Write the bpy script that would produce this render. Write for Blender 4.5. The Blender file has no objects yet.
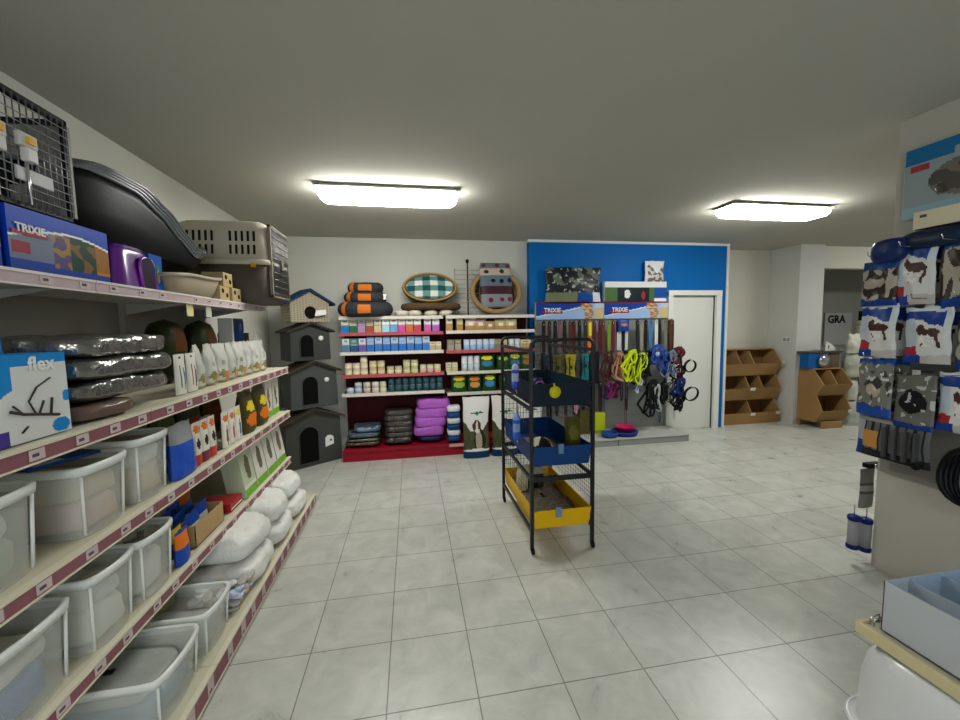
import bpy, math, random
from mathutils import Vector, Matrix, noise
PI = math.pi
S = bpy.context.scene
COL = S.collection
rnd = random.Random(11)

# ---------------------------------------------------------------- materials
def lin(h):
    h = h.lstrip('#')
    out = []
    for i in (0, 2, 4):
        c = int(h[i:i+2], 16) / 255.0
        out.append(c / 12.92 if c <= 0.04045 else ((c + 0.055) / 1.055) ** 2.4)
    return tuple(out) + (1.0,)

_mats = {}
def M(col, rough=0.5, metal=0.0, bump=0.0, bscale=30.0, var=0.0, vscale=6.0, alpha=1.0, trans=0.0, coat=0.0, emit=0.0):
    """procedural principled material; var mottles the colour, bump roughens the surface"""
    key = (col, rough, metal, bump, bscale, var, vscale, alpha, trans, coat, emit)
    if key in _mats: return _mats[key]
    m = bpy.data.materials.new('surface_' + col.strip('#'))
    m.use_nodes = True
    nt = m.node_tree; b = nt.nodes['Principled BSDF']
    c = lin(col)
    b.inputs['Base Color'].default_value = c
    b.inputs['Roughness'].default_value = rough
    b.inputs['Metallic'].default_value = metal
    b.inputs['Alpha'].default_value = alpha
    b.inputs['Transmission Weight'].default_value = trans
    if metal < .1 and not coat and not trans: b.inputs['Specular IOR Level'].default_value = .16
    b.inputs['Coat Weight'].default_value = coat
    b.inputs['Coat Roughness'].default_value = 0.15
    if emit:
        b.inputs['Emission Color'].default_value = c
        b.inputs['Emission Strength'].default_value = emit
    tc = nt.nodes.new('ShaderNodeTexCoord')
    if var:
        n = nt.nodes.new('ShaderNodeTexNoise'); n.inputs['Scale'].default_value = vscale
        n.inputs['Detail'].default_value = 4
        nt.links.new(tc.outputs['Object'], n.inputs['Vector'])
        r = nt.nodes.new('ShaderNodeValToRGB')
        r.color_ramp.elements[0].position = 0.32; r.color_ramp.elements[1].position = 0.68
        r.color_ramp.elements[0].color = tuple(max(0, x * (1 - var)) for x in c[:3]) + (1,)
        r.color_ramp.elements[1].color = tuple(min(1, x * (1 + var)) for x in c[:3]) + (1,)
        nt.links.new(n.outputs['Fac'], r.inputs['Fac'])
        nt.links.new(r.outputs['Color'], b.inputs['Base Color'])
    if bump:
        n2 = nt.nodes.new('ShaderNodeTexNoise'); n2.inputs['Scale'].default_value = bscale
        n2.inputs['Detail'].default_value = 3
        nt.links.new(tc.outputs['Object'], n2.inputs['Vector'])
        bp = nt.nodes.new('ShaderNodeBump'); bp.inputs['Strength'].default_value = bump
        bp.inputs['Distance'].default_value = 0.02
        nt.links.new(n2.outputs['Fac'], bp.inputs['Height'])
        nt.links.new(bp.outputs['Normal'], b.inputs['Normal'])
    _mats[key] = m
    return m

# ---------------------------------------------------------------- mesh builder
class MB:
    def __init__(s): s.v = []; s.f = []; s.fm = []; s.sm = []; s.mats = []
    def mi(s, m):
        if m not in s.mats: s.mats.append(m)
        return s.mats.index(m)
    def face(s, idx, m, smooth=False):
        s.f.append(tuple(idx)); s.fm.append(s.mi(m)); s.sm.append(smooth)
    def quad(s, pts, m):
        n = len(s.v); s.v += [tuple(p) for p in pts]; s.face(range(n, n + len(pts)), m)
    def box(s, x0, x1, y0, y1, z0, z1, m, X=None):
        n = len(s.v)
        P = [(x0,y0,z0),(x1,y0,z0),(x1,y1,z0),(x0,y1,z0),(x0,y0,z1),(x1,y0,z1),(x1,y1,z1),(x0,y1,z1)]
        if X: P = [tuple(X @ Vector(p)) for p in P]
        s.v += P
        for q in ((0,3,2,1),(4,5,6,7),(0,1,5,4),(1,2,6,5),(2,3,7,6),(3,0,4,7)):
            s.face([n + i for i in q], m)
        return s
    def prism(s, poly, axis, lo, hi, m):
        """poly: 2-D outline; axis 0/1/2 the extrusion axis (the other two in order)"""
        n = len(s.v); k = len(poly)
        for h in (lo, hi):
            for (a, b) in poly:
                s.v.append((h, a, b) if axis == 0 else (a, h, b) if axis == 1 else (a, b, h))
        s.face([n + i for i in range(k)][::-1], m); s.face([n + k + i for i in range(k)], m)
        for i in range(k):
            j = (i + 1) % k
            s.face([n + i, n + j, n + k + j, n + k + i], m)
        return s
    def tube(s, pts, r, m, seg=8, closed=False, rz=None, flat=None):
        """swept tube through pts; r a number or a list; flat=(w,t) sweeps a strap instead"""
        P = [Vector(p) for p in pts]; N = len(P)
        base = len(s.v); up = Vector((0.0, 0.0, 1.0)); prev = None
        k = 4 if flat else seg
        for i, p in enumerate(P):
            a = P[(i - 1) % N] if (closed or i > 0) else p
            b = P[(i + 1) % N] if (closed or i < N - 1) else p
            t = (b - a)
            if t.length < 1e-9: t = Vector((0, 0, 1))
            t.normalize()
            if prev is None:
                ref = rz if rz is not None else (up if abs(t.z) < 0.9 else Vector((1, 0, 0)))
                u = (Vector(ref) - t * t.dot(Vector(ref))).normalized()
            else:
                u = (prev - t * t.dot(prev))
                u = u.normalized() if u.length > 1e-6 else prev
            prev = u; w = t.cross(u)
            rr = r[i] if isinstance(r, (list, tuple)) else r
            if flat:
                for (cu, cw) in ((-1,-1),(1,-1),(1,1),(-1,1)):
                    s.v.append(tuple(p + u * cu * flat[0] / 2 + w * cw * flat[1] / 2))
            else:
                for j in range(seg):
                    an = 2 * PI * j / seg
                    s.v.append(tuple(p + (u * math.cos(an) + w * math.sin(an)) * rr))
        R = N if closed else N - 1
        for i in range(R):
            i2 = (i + 1) % N
            for j in range(k):
                j2 = (j + 1) % k
                s.face([base + i*k + j, base + i*k + j2, base + i2*k + j2, base + i2*k + j], m, not flat)
        if not closed:
            s.face([base + j for j in range(k)][::-1], m)
            s.face([base + (N-1)*k + j for j in range(k)], m)
        return s
    def lathe(s, prof, m, seg=24, c=(0,0,0), axis='z', sx=1.0, sy=1.0, cap=True):
        base = len(s.v); n = len(prof)
        for (r, z) in prof:
            for j in range(seg):
                a = 2 * PI * j / seg
                x, y = r * math.cos(a) * sx, r * math.sin(a) * sy
                q = (x, y, z) if axis == 'z' else (x, -z, y) if axis == 'y' else (z, x, y)
                s.v.append((q[0] + c[0], q[1] + c[1], q[2] + c[2]))
        for i in range(n - 1):
            for j in range(seg):
                j2 = (j + 1) % seg
                s.face([base+i*seg+j, base+i*seg+j2, base+(i+1)*seg+j2, base+(i+1)*seg+j], m, True)
        if cap:
            s.face([base + j for j in range(seg)][::-1], m)
            s.face([base + (n-1)*seg + j for j in range(seg)], m)
        return s
    def grid(s, fn, nu, nv, mf, closeu=False, smooth=True):
        """fn(i,j)->point; mf(i,j)->material"""
        base = len(s.v); cu = nu if closeu else nu + 1
        for j in range(nv + 1):
            for i in range(cu): s.v.append(tuple(fn(i / nu, j / nv)))
        for j in range(nv):
            for i in range(nu):
                i2 = (i + 1) % cu
                s.face([base+j*cu+i, base+j*cu+i2, base+(j+1)*cu+i2, base+(j+1)*cu+i],
                       mf((i+.5)/nu, (j+.5)/nv) if callable(mf) else mf, smooth)
        return s
    def build(s, name, parent=None, label=None, bevel=0, loc=None, thick=0, sub=0):
        me = bpy.data.meshes.new(name); me.from_pydata(s.v, [], s.f)
        for m in s.mats: me.materials.append(m)
        me.polygons.foreach_set('material_index', s.fm)
        me.polygons.foreach_set('use_smooth', s.sm)
        me.update()
        o = bpy.data.objects.new(name, me); COL.objects.link(o)
        if loc: o.location = loc
        if parent: o.parent = parent
        if label: o['label'] = label
        if thick:
            d = o.modifiers.new('Thickness', 'SOLIDIFY'); d.thickness = thick; d.offset = 0
        if sub:
            d = o.modifiers.new('Smooth', 'SUBSURF'); d.levels = sub; d.render_levels = sub
        if bevel:
            d = o.modifiers.new('Bevel', 'BEVEL'); d.width = bevel; d.segments = 2; d.limit_method = 'ANGLE'
        return o

def tag(o, label, cat, group=None):
    o['label'] = label; o['category'] = cat
    if group: o['group'] = group
    return o
def thing(name, label, cat, loc=(0,0,0), rz=0.0, group=None, rx=0.0, ry=0.0):
    o = bpy.data.objects.new(name, None); COL.objects.link(o)
    o.empty_display_size = 0.05
    o.location = loc; o.rotation_euler = (math.radians(rx), math.radians(ry), math.radians(rz))
    return tag(o, label, cat, group)
def place(o, loc, rz=0.0, rx=0.0, ry=0.0):
    o.location = loc; o.rotation_euler = (math.radians(rx), math.radians(ry), math.radians(rz)); return o
def structure(o): o['kind'] = 'structure'; return o
def copy_tree(o, parent=None):
    c = o.copy(); COL.objects.link(c)
    if parent: c.parent = parent
    for ch in list(o.children): copy_tree(ch, c)
    return c

_txt = {}
def text(body, size, mat, parent, loc, rot=(90,0,0), name='lettering', ext=0.0012, bold=0.0, sx=1.0, align='CENTER'):
    """raised lettering, converted to a mesh"""
    cu = bpy.data.curves.new('lettering', 'FONT'); cu.body = body; cu.size = size
    cu.extrude = ext; cu.align_x = align; cu.align_y = 'CENTER'; cu.offset = bold; cu.resolution_u = 2
    t = bpy.data.objects.new('tmp', cu); COL.objects.link(t)
    bpy.context.view_layer.update()
    me = bpy.data.meshes.new_from_object(t.evaluated_get(bpy.context.evaluated_depsgraph_get()))
    bpy.data.objects.remove(t); bpy.data.curves.remove(cu)
    me.materials.clear(); me.materials.append(mat)
    o = bpy.data.objects.new(name, me); COL.objects.link(o); o.parent = parent
    o.location = loc; o.rotation_euler = tuple(math.radians(a) for a in rot); o.scale = (sx, 1, 1)
    return o

def hashn(*a):
    return noise.noise(Vector((a[0]*1.0, a[1]*1.0, a[2]*1.0)))

# ---------------------------------------------------------------- generic goods
def carton(w, d, h, base, mf=None, n=(12, 12), X=None):
    """a closed box standing on z=0, front towards -Y; mf(u,v) prints the front"""
    b = MB()
    b.quad([(-w/2,0,0),(w/2,0,0),(w/2,d,0),(-w/2,d,0)][::-1], base)
    b.quad([(-w/2,0,h),(w/2,0,h),(w/2,d,h),(-w/2,d,h)], base)
    b.quad([(w/2,0,0),(w/2,d,0),(w/2,d,h),(w/2,0,h)], base)
    b.quad([(-w/2,d,0),(-w/2,0,0),(-w/2,0,h),(-w/2,d,h)], base)
    b.quad([(w/2,d,0),(-w/2,d,0),(-w/2,d,h),(w/2,d,h)], base)
    b.grid(lambda u, v: ((u-.5)*w, 0, v*h), n[0], n[1], mf or base, smooth=False)
    return b
def pouch(w, d, h, mf, nu=14, nv=16, wob=0.004, seed=0, crimp=0.05, mb=None):
    """stand-up bag: thick foot, flat sealed top; mf(u,v,front) prints both faces; front towards -Y"""
    b = mb or MB()
    def th(v): return max(0.0015, d/2 * (1 - v**3.2) * min(1, (v + .35) * 2.2)) if v < 1 - crimp else 0.0015
    for side in (-1, 1):
        def fn(u, v, side=side):
            x = (u - .5) * w * (1 - 0.06 * math.sin(PI * v))
            e = math.sqrt(max(0, 1 - abs(2*u - 1)**2.5))
            y = side * th(v) * e
            wb = wob * hashn(u*3.1 + seed, v*4.3, seed*1.7 + side) * (1 if 0.02 < u < .98 else 0)
            return (x + wob * .8 * hashn(seed, v*4, 1.5) * (v > 0), y + wb, v * h + wob * hashn(u*4, seed, 2.2) * (v >= 1))
        nn = (lambda u, v, side=side: mf(u if side < 0 else 1-u, v, side < 0))
        if side < 0: b.grid(fn, nu, nv, nn)
        else: b.grid(lambda u, v: fn(1-u, v), nu, nv, nn)
    return b
def pillow(w, d, h, m, nu=26, nv=12, wob=0.006, seed=0, p=4.0, mf=None, fr=6.0, zp=0.5):
    """a filled bag lying flat on z=0, softly squared outline, creased"""
    b = MB()
    def fn(u, v):
        a = 2 * PI * u; lat = (v - .5) * PI
        ca, sa = math.cos(a), math.sin(a)
        k = (abs(ca)**p + abs(sa)**p) ** (-1.0/p)
        r = max(0.001, math.cos(lat)) ** 0.32
        x, y = ca * k * r * w/2, sa * k * r * d/2
        z = h/2 * (1 + math.copysign(abs(math.sin(lat))**zp, math.sin(lat)))
        q = hashn(x*fr + seed*3.3, y*fr, z*fr + seed) * wob + hashn(x*fr*3 + seed, y*fr*3, z*fr*3) * wob * .45
        return (x + q * ca, y + q * sa, max(0.0, z + (q if v > .5 else 0)))
    b.grid(fn, nu, nv, mf or m, closeu=True)
    return b
def blob(u, v, cu, cv, ru, rv): return ((u-cu)/ru)**2 + ((v-cv)/rv)**2 < 1

white = M('#e8e8e2', .5)
black = M('#0c0d0f', .45)
chrome = M('#c8c8c8', .18, 1.0)
steel = M('#8d9092', .35, .9)
# ---------------------------------------------------------------- the room
wallm = M('#cdcdc2', .85, var=.03, vscale=1.2, bump=.04, bscale=60)
ceilm = M('#b7b5aa', .9, var=.02, vscale=.8)
bluem = M('#0066b3', .55, var=.03, vscale=1.5)
trimm = M('#e2e4df', .45)
def shell(name, *boxes, m=wallm, bevel=0):
    b = MB()
    for q in boxes: b.box(*q, m)
    return structure(b.build(name, bevel=bevel))

def floor_material():
    m = bpy.data.materials.new('floor_tiles'); m.use_nodes = True
    nt = m.node_tree; b = nt.nodes['Principled BSDF']; L = nt.links
    g = nt.nodes.new('ShaderNodeNewGeometry')
    mp = nt.nodes.new('ShaderNodeMapping'); mp.inputs['Location'].default_value = (0.553 + 4.0 + .0, -2.012 + 8.0, 0)
    L.new(g.outputs['Position'], mp.inputs['Vector'])
    br = nt.nodes.new('ShaderNodeTexBrick'); br.offset = 0.0; br.squash = 1.0
    br.inputs['Scale'].default_value = 1.0
    br.inputs['Brick Width'].default_value = 0.4; br.inputs['Row Height'].default_value = 0.4
    br.inputs['Mortar Size'].default_value = 0.0032; br.inputs['Mortar Smooth'].default_value = 0.25
    br.inputs['Bias'].default_value = 0.0
    br.inputs['Color1'].default_value = lin('#cdcfc8'); br.inputs['Color2'].default_value = lin('#c3c5bd')
    br.inputs['Mortar'].default_value = lin('#86857b')
    L.new(mp.outputs['Vector'], br.inputs['Vector'])
    n = nt.nodes.new('ShaderNodeTexNoise'); n.inputs['Scale'].default_value = 5.5; n.inputs['Detail'].default_value = 7
    n.inputs['Roughness'].default_value = .65; n.inputs['Distortion'].default_value = .6
    L.new(g.outputs['Position'], n.inputs['Vector'])
    r = nt.nodes.new('ShaderNodeValToRGB'); r.color_ramp.elements[0].position = .3; r.color_ramp.elements[1].position = .7
    r.color_ramp.elements[0].color = (.80, .80, .79, 1); r.color_ramp.elements[1].color = (1.08, 1.08, 1.07, 1)
    L.new(n.outputs['Fac'], r.inputs['Fac'])
    mx = nt.nodes.new('ShaderNodeMix'); mx.data_type = 'RGBA'; mx.blend_type = 'MULTIPLY'; mx.inputs['Factor'].default_value = 1
    L.new(br.outputs['Color'], mx.inputs['A']); L.new(r.outputs['Color'], mx.inputs['B'])
    L.new(mx.outputs['Result'], b.inputs['Base Color'])
    rr = nt.nodes.new('ShaderNodeMapRange'); rr.inputs['To Min'].default_value = .2; rr.inputs['To Max'].default_value = .42
    L.new(n.outputs['Fac'], rr.inputs['Value']); L.new(rr.outputs['Result'], b.inputs['Roughness'])
    bp = nt.nodes.new('ShaderNodeBump'); bp.inputs['Strength'].default_value = .35; bp.inputs['Distance'].default_value = .003; bp.invert = True
    L.new(br.outputs['Fac'], bp.inputs['Height']); L.new(bp.outputs['Normal'], b.inputs['Normal'])
    return m
shell('floor', (-1.95, 10.4, -4.2, 7.6, -.1, 0), m=floor_material())
shell('ceiling', (-1.95, 10.4, -4.2, 7.6, 2.85, 2.95), m=ceilm)
shell('wall_left', (-1.95, -1.82, -4.2, 5.7, 0, 2.85))
# back wall: plain part, blue part that stands forward, plain part, pillar, recess to the side room
shell('wall_back', (-1.82, 1.66, 5.56, 5.7, 0, 2.85), (1.66, 3.80, 5.56, 5.7, 0, 2.85), (4.80, 6.02, 5.86, 6.0, 0, 2.85),
      (6.48, 10.3, 5.44, 5.58, 2.50, 2.85))
shell('wall_blue', (1.66, 3.88, 5.44, 5.56, 0, 2.815), (4.62, 4.80, 5.44, 5.56, 0, 2.815), (3.88, 4.62, 5.44, 5.56, 2.07, 2.815),
      (4.77, 4.80, 5.56, 6.0, 0, 2.815), m=bluem)
shell('trim_1', (1.64, 4.84, 5.42, 5.56, 2.815, 2.85), (4.80, 4.835, 5.42, 6.0, 0, 2.815), m=trimm)
shell('pillar_wall', (6.02, 6.48, 5.34, 6.0, 0, 2.85), m=M('#c9cac6', .8, var=.02)).name = 'wall_pillar'
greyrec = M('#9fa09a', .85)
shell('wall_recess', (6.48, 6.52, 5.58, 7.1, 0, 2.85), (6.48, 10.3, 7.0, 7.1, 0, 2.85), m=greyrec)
shell('wall_side', (10.2, 10.3, -4.2, 7.1, 0, 2.85))
# dividing wall on the right, whose end shows behind the hanging goods
shell('wall_right', (3.0, 3.22, -4.1, 2.06, 0, 2.85), m=M('#b9b6ab', .85, var=.02))
# shop front behind the camera, mostly glass
shell('wall_front', (-1.82, -1.2, -4.2, -4.1, 0, 2.85), (2.6, 10.2, -4.2, -4.1, 0, 2.85), (-1.2, 2.6, -4.2, -4.1, 2.35, 2.85), (-1.2, 2.6, -4.2, -4.1, 0, .3))
w = MB()
for x in (-1.2, .06, 1.33, 2.56): w.box(x, x+.04, -4.19, -4.12, .3, 2.35, M('#6d7072', .4, .6))
for z in (.3, 2.31): w.box(-1.2, 2.6, -4.19, -4.12, z, z+.04, M('#6d7072', .4, .6))
win = structure(w.build('window_1'))
g = MB().box(-1.2, 2.6, -4.16, -4.155, .3, 2.35, M('#f4f8f8', .02, alpha=.12))
g.build('window_pane', win)
# door in the blue wall with its white frame
d = MB()
d.box(3.80, 3.88, 5.39, 5.58, 0, 2.12, trimm); d.box(4.62, 4.705, 5.39, 5.58, 0, 2.12, trimm); d.box(3.80, 4.705, 5.385, 5.58, 2.07, 2.145, trimm)
dr = structure(d.build('door_1', bevel=.004))
dp = MB().box(3.885, 4.615, 5.46, 5.50, .005, 2.065, M('#d9dcd5', .4))
dp.build('door_leaf', dr, bevel=.003)
# baseboard strips
shell('baseboard_back', (4.84, 6.02, 5.845, 5.86, 0, .07), (-1.82, 1.66, 5.548, 5.56, 0, .07), (6.02,6.48,5.33,5.34,0,.07), m=M('#b8b9b2', .5))

# wall outlet on the plain wall
o = thing('wall_outlet', 'small white double socket on the pillar side right above the three-tier wooden bins', 'socket', (6.02, 5.50, 1.36), -90)
MB().box(-.07,.07,-.012,0,-.04,.04, M('#d6d7d2',.4)).build('cover_plate', o, bevel=.004)
for sx in (-.033,.033): MB().box(sx-.022,sx+.022,-.016,-.012,-.025,.025, M('#8f918d',.5)).build('socket_face', o)

# ceiling lamps
dm = M('#fffef8', .4, emit=15.0)
def lamp(x, y, label, L=1.2, W=.3, dy=0):
    t = thing('ceiling_lamp', label, 'lamp', (x, y, 2.85))
    MB().box(-L/2+.03, L/2-.03, -W/2+.03, W/2-.03, -.024, 0, M('#b5b3a8', .5)).box(-L/2-.004, L/2+.004, -W/2-.004, W/2+.004, -.032, -.024, M('#b5b3a8', .5)).build('housing', t, bevel=.004)
    b = MB()
    # shallow tub-shaped diffuser
    def fn(u, v):
        a = 2*PI*u; k = (abs(math.cos(a))**10 + abs(math.sin(a))**10) ** -.1
        r = [1, .985, .93, .5, .01][min(4, int(round(v*4)))]; z = [-.032, -.07, -.098, -.105, -.105][min(4, int(round(v*4)))]
        return (math.cos(a)*k*L/2*(r if v > .6 else r), math.sin(a)*k*W/2*r, z)
    b.grid(fn, 40, 4, dm, closeu=True)
    b.build('diffuser', t)
    return t
lamp(-.15, 3.66, 'long white ceiling lamp shining on the left, before the pet bed shelves')
lamp(3.78, 3.68, 'long white ceiling lamp shining on the right, before the door in the blue wall')
for (x, y, s) in ((-.15, -1.6, 'lit ceiling lamp behind the viewer on the left side'), (7.6, 3.6, 'lit ceiling lamp in the far right part of the shop')):
    lamp(x, y, s)
# ---------------------------------------------------------------- long shelving unit on the left wall
mauve = M('#8d5a62', .45, bump=.02); cream = M('#d9d3bd', .5); paleface = M('#cdbcc0', .4)
shelfm = M('#c9c4ae', .55, var=.03); under = M('#aaa79c', .6); tagm = M('#c9b8b8', .6); inkm = M('#5a4c50', .7)
Y0, BAYW, NB = -.04, .965, 4
YE = Y0 + BAYW * NB
g = thing('shelving_unit', 'long wall shelving unit with mauve price rails filled with pet goods on the left', 'shelving', (-1.81, Y0, 0))
b = MB()
for i in range(NB): b.box(0, .012, i*BAYW+.004, (i+1)*BAYW-.004, .11, 1.88, M('#98948a', .6, var=.03))
b.build('back_panel', g)
for i in range(NB + 1):
    MB().box(.012, .045, i*BAYW-.018, i*BAYW+.018, 0, 1.90, M('#9c998d', .5)).build('upright', g)
bk = MB().box(0, .86, 0, BAYW*NB, 0, .085, M('#8b6a6e', .5)); bk.build('base_plinth', g)
def shelf_level(zs, xf, railm, lip, railh, topm, name='shelf', th=.03):
    for i in range(NB):
        y0, y1 = i*BAYW + .002, (i+1)*BAYW - .002
        xl = xf + 1.81
        s_ = MB().box(.045, xl-.02, y0, y1, zs-th, zs, topm)
        so = s_.build(name, g, bevel=.002)
        r = MB().box(xl-.018, xl, y0, y1, zs-railh, zs-.004, railm)
        r.box(xl-.02, xl+.004, y0, y1, zs-.006, zs+.004, lip); r.box(xl-.02, xl+.004, y0, y1, zs-railh-.006, zs-railh, lip)
        r.build('price_rail', so)
        for k in range(6):
            yy = y0 + .09 + k*.16 + rnd.uniform(-.02, .02)
            if k == 3 and zs > 1.5: continue
            t = MB().box(xl+.001, xl+.003, yy, yy+.05, zs-railh+.006, zs-.010, tagm)
            t.box(xl+.003, xl+.0035, yy+.008, yy+.03, zs-railh+.016, zs-railh+.026, inkm)
            t.build('price_tag', so)
shelf_level(1.855, -1.27, M('#bda9ae', .4), M('#dcd6cf', .4), .042, M('#c4beb2', .5))
shelf_level(1.312, -1.11, mauve, cream, .048, shelfm)
shelf_level(.912, -1.115, mauve, cream, .048, shelfm)
shelf_level(.482, -1.13, mauve, cream, .048, shelfm)
shelf_level(.112, -.93, mauve, cream, .085, shelfm, 'base_deck', .025)
for i in range(NB + 1):
    for z in (1.825, 1.28, .88, .45):
        MB().prism([(.045, z), (.40, z), (.045, z-.07)], 1, i*BAYW-.002, i*BAYW+.002, under).build('bracket', g)

# ---- storage tubs
plast = M('#eef2ec', .28, alpha=.27, coat=.3); rimm = M('#eef1ee', .3, alpha=.9, coat=.3)
def tub(w, d, h, label, loc, rz=90, bulge=.022, group=None, bluish=False):
    t = thing('storage_tub', label, 'tub', loc, rz, group)
    def ring(k, z, out=0, front=bulge):
        P = []; n = 64
        for i in range(n):
            a = 2*PI*i/n; e = (abs(math.cos(a))**16 + abs(math.sin(a))**16) ** (-1/16)
            x, y = math.cos(a)*e, math.sin(a)*e
            X = x*(w/2*k + out); Y = y*(d/2*k + out)
            if y < 0: Y -= front*(1 - x*x)*min(1, -y*1.2)
            P.append((X, Y + d/2, z))
        return P
    def loft(rings, m):
        b = MB(); n = len(rings[0])
        for R_ in rings: b.v += R_
        for j in range(len(rings)-1):
            for i in range(n):
                i2 = (i+1) % n
                b.face([j*n+i, j*n+i2, (j+1)*n+i2, (j+1)*n+i], m, True)
        return b
    t_ = .003
    rs = [ring(.90, 0), ring(.91, .006), ring(.955, h*.82), ring(.965, h)]
    ri = [ring(.95, h, -t_), ring(.905, .008, -t_)]
    bd = loft(rs + ri, plast)
    n = len(rs[0]); bd.face([i for i in range(n)][::-1], plast); bd.face([len(rs+ri)*n - n + i for i in range(n)], plast)
    bd.build('tub_body', t)
    loft([ring(.965, h-.022), ring(.965, h-.024, .012), ring(.965, h+.002, .014), ring(.965, h+.008, .008), ring(.965, h+.004, .001), ring(.965, h-.022)], rimm).build('tub_rim', t)
    for sx in (-1, 1):  # pale strips up the front corners stand in for highlights on the plastic
        MB().tube([(sx*(w/2*.905)-sx*.012, .012, .01), (sx*(w/2*.955)-sx*.010, .003, h-.03)], .005, rimm, 6).build('tub_corner_highlight', t)
    return t
ST = 'clear storage tubs on the left shelving'
packs = [M('#c9a79a',.4,bump=.3,bscale=20), M('#c4b497',.4,bump=.3,bscale=20), M('#d8d8cf',.35,bump=.3,bscale=20), M('#9fae9a',.4,bump=.3,bscale=18), M('#4a6fae',.4,bump=.2)]
def fill(tubloc, w, items, where):
    """bags lying inside a tub: (dx, dy, z, width, depth, height, material, words)"""
    for k, (dy, dx, z, bw, bd_, bh, m, words) in enumerate(items):
        o = pillow(bw*1.08, bd_*1.16, bh*1.12, m, 40, 16, .012, k*2.7 + tubloc[1], 6, fr=11).build('goods_bag')
        place(o, (tubloc[0]-dx, tubloc[1]+dy, tubloc[2]+z), 90)
        tag(o, words + ' ' + where, 'bag')
def tubset(loc, w, h, label, items, where, d=.46):
    tub(w, d, h, label, loc); fill(loc, w, items, where)
zs3, zs4, zs5 = .913, .483, .113
tubset((-1.165, 1.27, zs3), .30, .27, 'frosted tub with green-grey bags, nearest tub on the middle shelf',
    [(0, .23, .01, .22, .36, .11, packs[3], 'pale green bag lying at the bottom'), (0, .23, .12, .22, .34, .08, packs[2], 'white bag lying on top')], 'inside the nearest middle-shelf tub')
tubset((-1.155, 1.675, zs3), .235, .255, 'frosted tub filled with pinkish bags, blue card on its top',
    [(0, .22, .01, .18, .36, .11, packs[0], 'pink-beige bag at the bottom'), (0, .22, .12, .18, .36, .09, packs[1], 'tan bag on top')], 'inside the middle-shelf tub under the blue card')
tubset((-1.155, 1.955, zs3), .225, .275, 'tall frosted tub with cream bags, farthest tub on the middle shelf',
    [(0, .22, .01, .17, .36, .13, packs[1], 'cream bag at the bottom'), (0, .22, .14, .17, .36, .09, packs[2], 'whitish bag on top')], 'inside the farthest middle-shelf tub')
tubset((-1.165, 1.33, zs4), .32, .27, 'frosted tub with blue packs inside, nearest tub on the lower shelf',
    [(-.03, .22, .01, .24, .36, .12, packs[4], 'blue bag'), (.0, .22, .13, .22, .34, .06, packs[2], 'white bag above the blue one')], 'inside the nearest lower-shelf tub')
tubset((-1.155, 1.665, zs4), .235, .285, 'frosted tub with white bags, middle one of the three on the lower shelf',
    [(0, .22, .01, .17, .36, .13, packs[2], 'white bag at the bottom'), (0, .22, .14, .17, .34, .09, M('#cfd2c6',.35,bump=.3), 'grey-white bag on top')], 'inside the middle lower-shelf tub')
tubset((-1.155, 1.935, zs4), .235, .275, 'frosted tub with a slumped white sack, farthest of the three on the lower shelf',
    [(0, .22, .01, .17, .34, .16, packs[2], 'slumped white sack')], 'inside the farthest lower-shelf tub')
tubset((-.985, 1.725, zs5), .31, .215, 'wide clear tub with shiny sleeves on the base deck, nearest one down there',
    [(0, .24, .01, .24, .38, .10, M('#7d96a8',.25,bump=.4,bscale=14), 'shiny blue-grey packet'), (0, .26, .11, .24, .36, .05, M('#a3a8a4',.2,bump=.5,bscale=12), 'crumpled clear sleeve')], 'inside the nearest tub on the base deck', d=.50)
tubset((-.985, 2.055, zs5), .255, .215, 'clear tub with grey contents beside the loose sachets on the base deck',
    [(0, .24, .01, .19, .38, .10, M('#a9aba4',.3,bump=.4,bscale=14), 'grey crinkled bag')], 'inside the base-deck tub beside the sachets', d=.50)
# blue card lying on a tub
bc = thing('picture_card', 'dark blue printed card lying on the rim of the second tub', 'card', (-1.30, 1.66, 1.178), 70)
MB().box(-.11, .11, -.06, .06, 0, .012, M('#1d3c7a', .35)).build('card_body', bc, bevel=.002)
MB().box(-.09, .0, -.05, .035, .012, .0135, M('#9fb6c8', .35)).build('printed_picture', bc)

# ---- white litter sacks on the base deck
sackm = M('#e4e4e0', .40, bump=.9, bscale=13)
words = ['lower white sack at the near end of the row, below the puffiest one', 'lower white sack in the middle of the row on the base deck', 'lower white sack at the far end of the base deck',
         'puffy white sack nearest the loose sachets, on top of another', 'white sack lying second on top along the base deck', 'small white sack on top at the far end near the plastic houses']
for k, (x, y, z, w, d, h, rz) in enumerate([(-1.20,2.60,.115,.44,.52,.155,90),(-1.19,3.04,.115,.42,.50,.155,92),(-1.19,3.47,.115,.42,.50,.155,88),
                                       (-1.19,2.62,.274,.43,.46,.168,86),(-1.19,3.05,.274,.40,.46,.165,94),(-1.20,3.46,.274,.38,.44,.155,90)]):
    o = pillow(w, d, h, sackm, 64, 28, .017, k*5.1, 3.6, fr=9, zp=.8).build('litter_sack'); place(o, (x, y, z), rz)
    tag(o, 'white plastic litter ' + words[k].replace('white sack','sack').replace('white ',''), 'sack', 'white litter sacks on the base deck')
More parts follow.
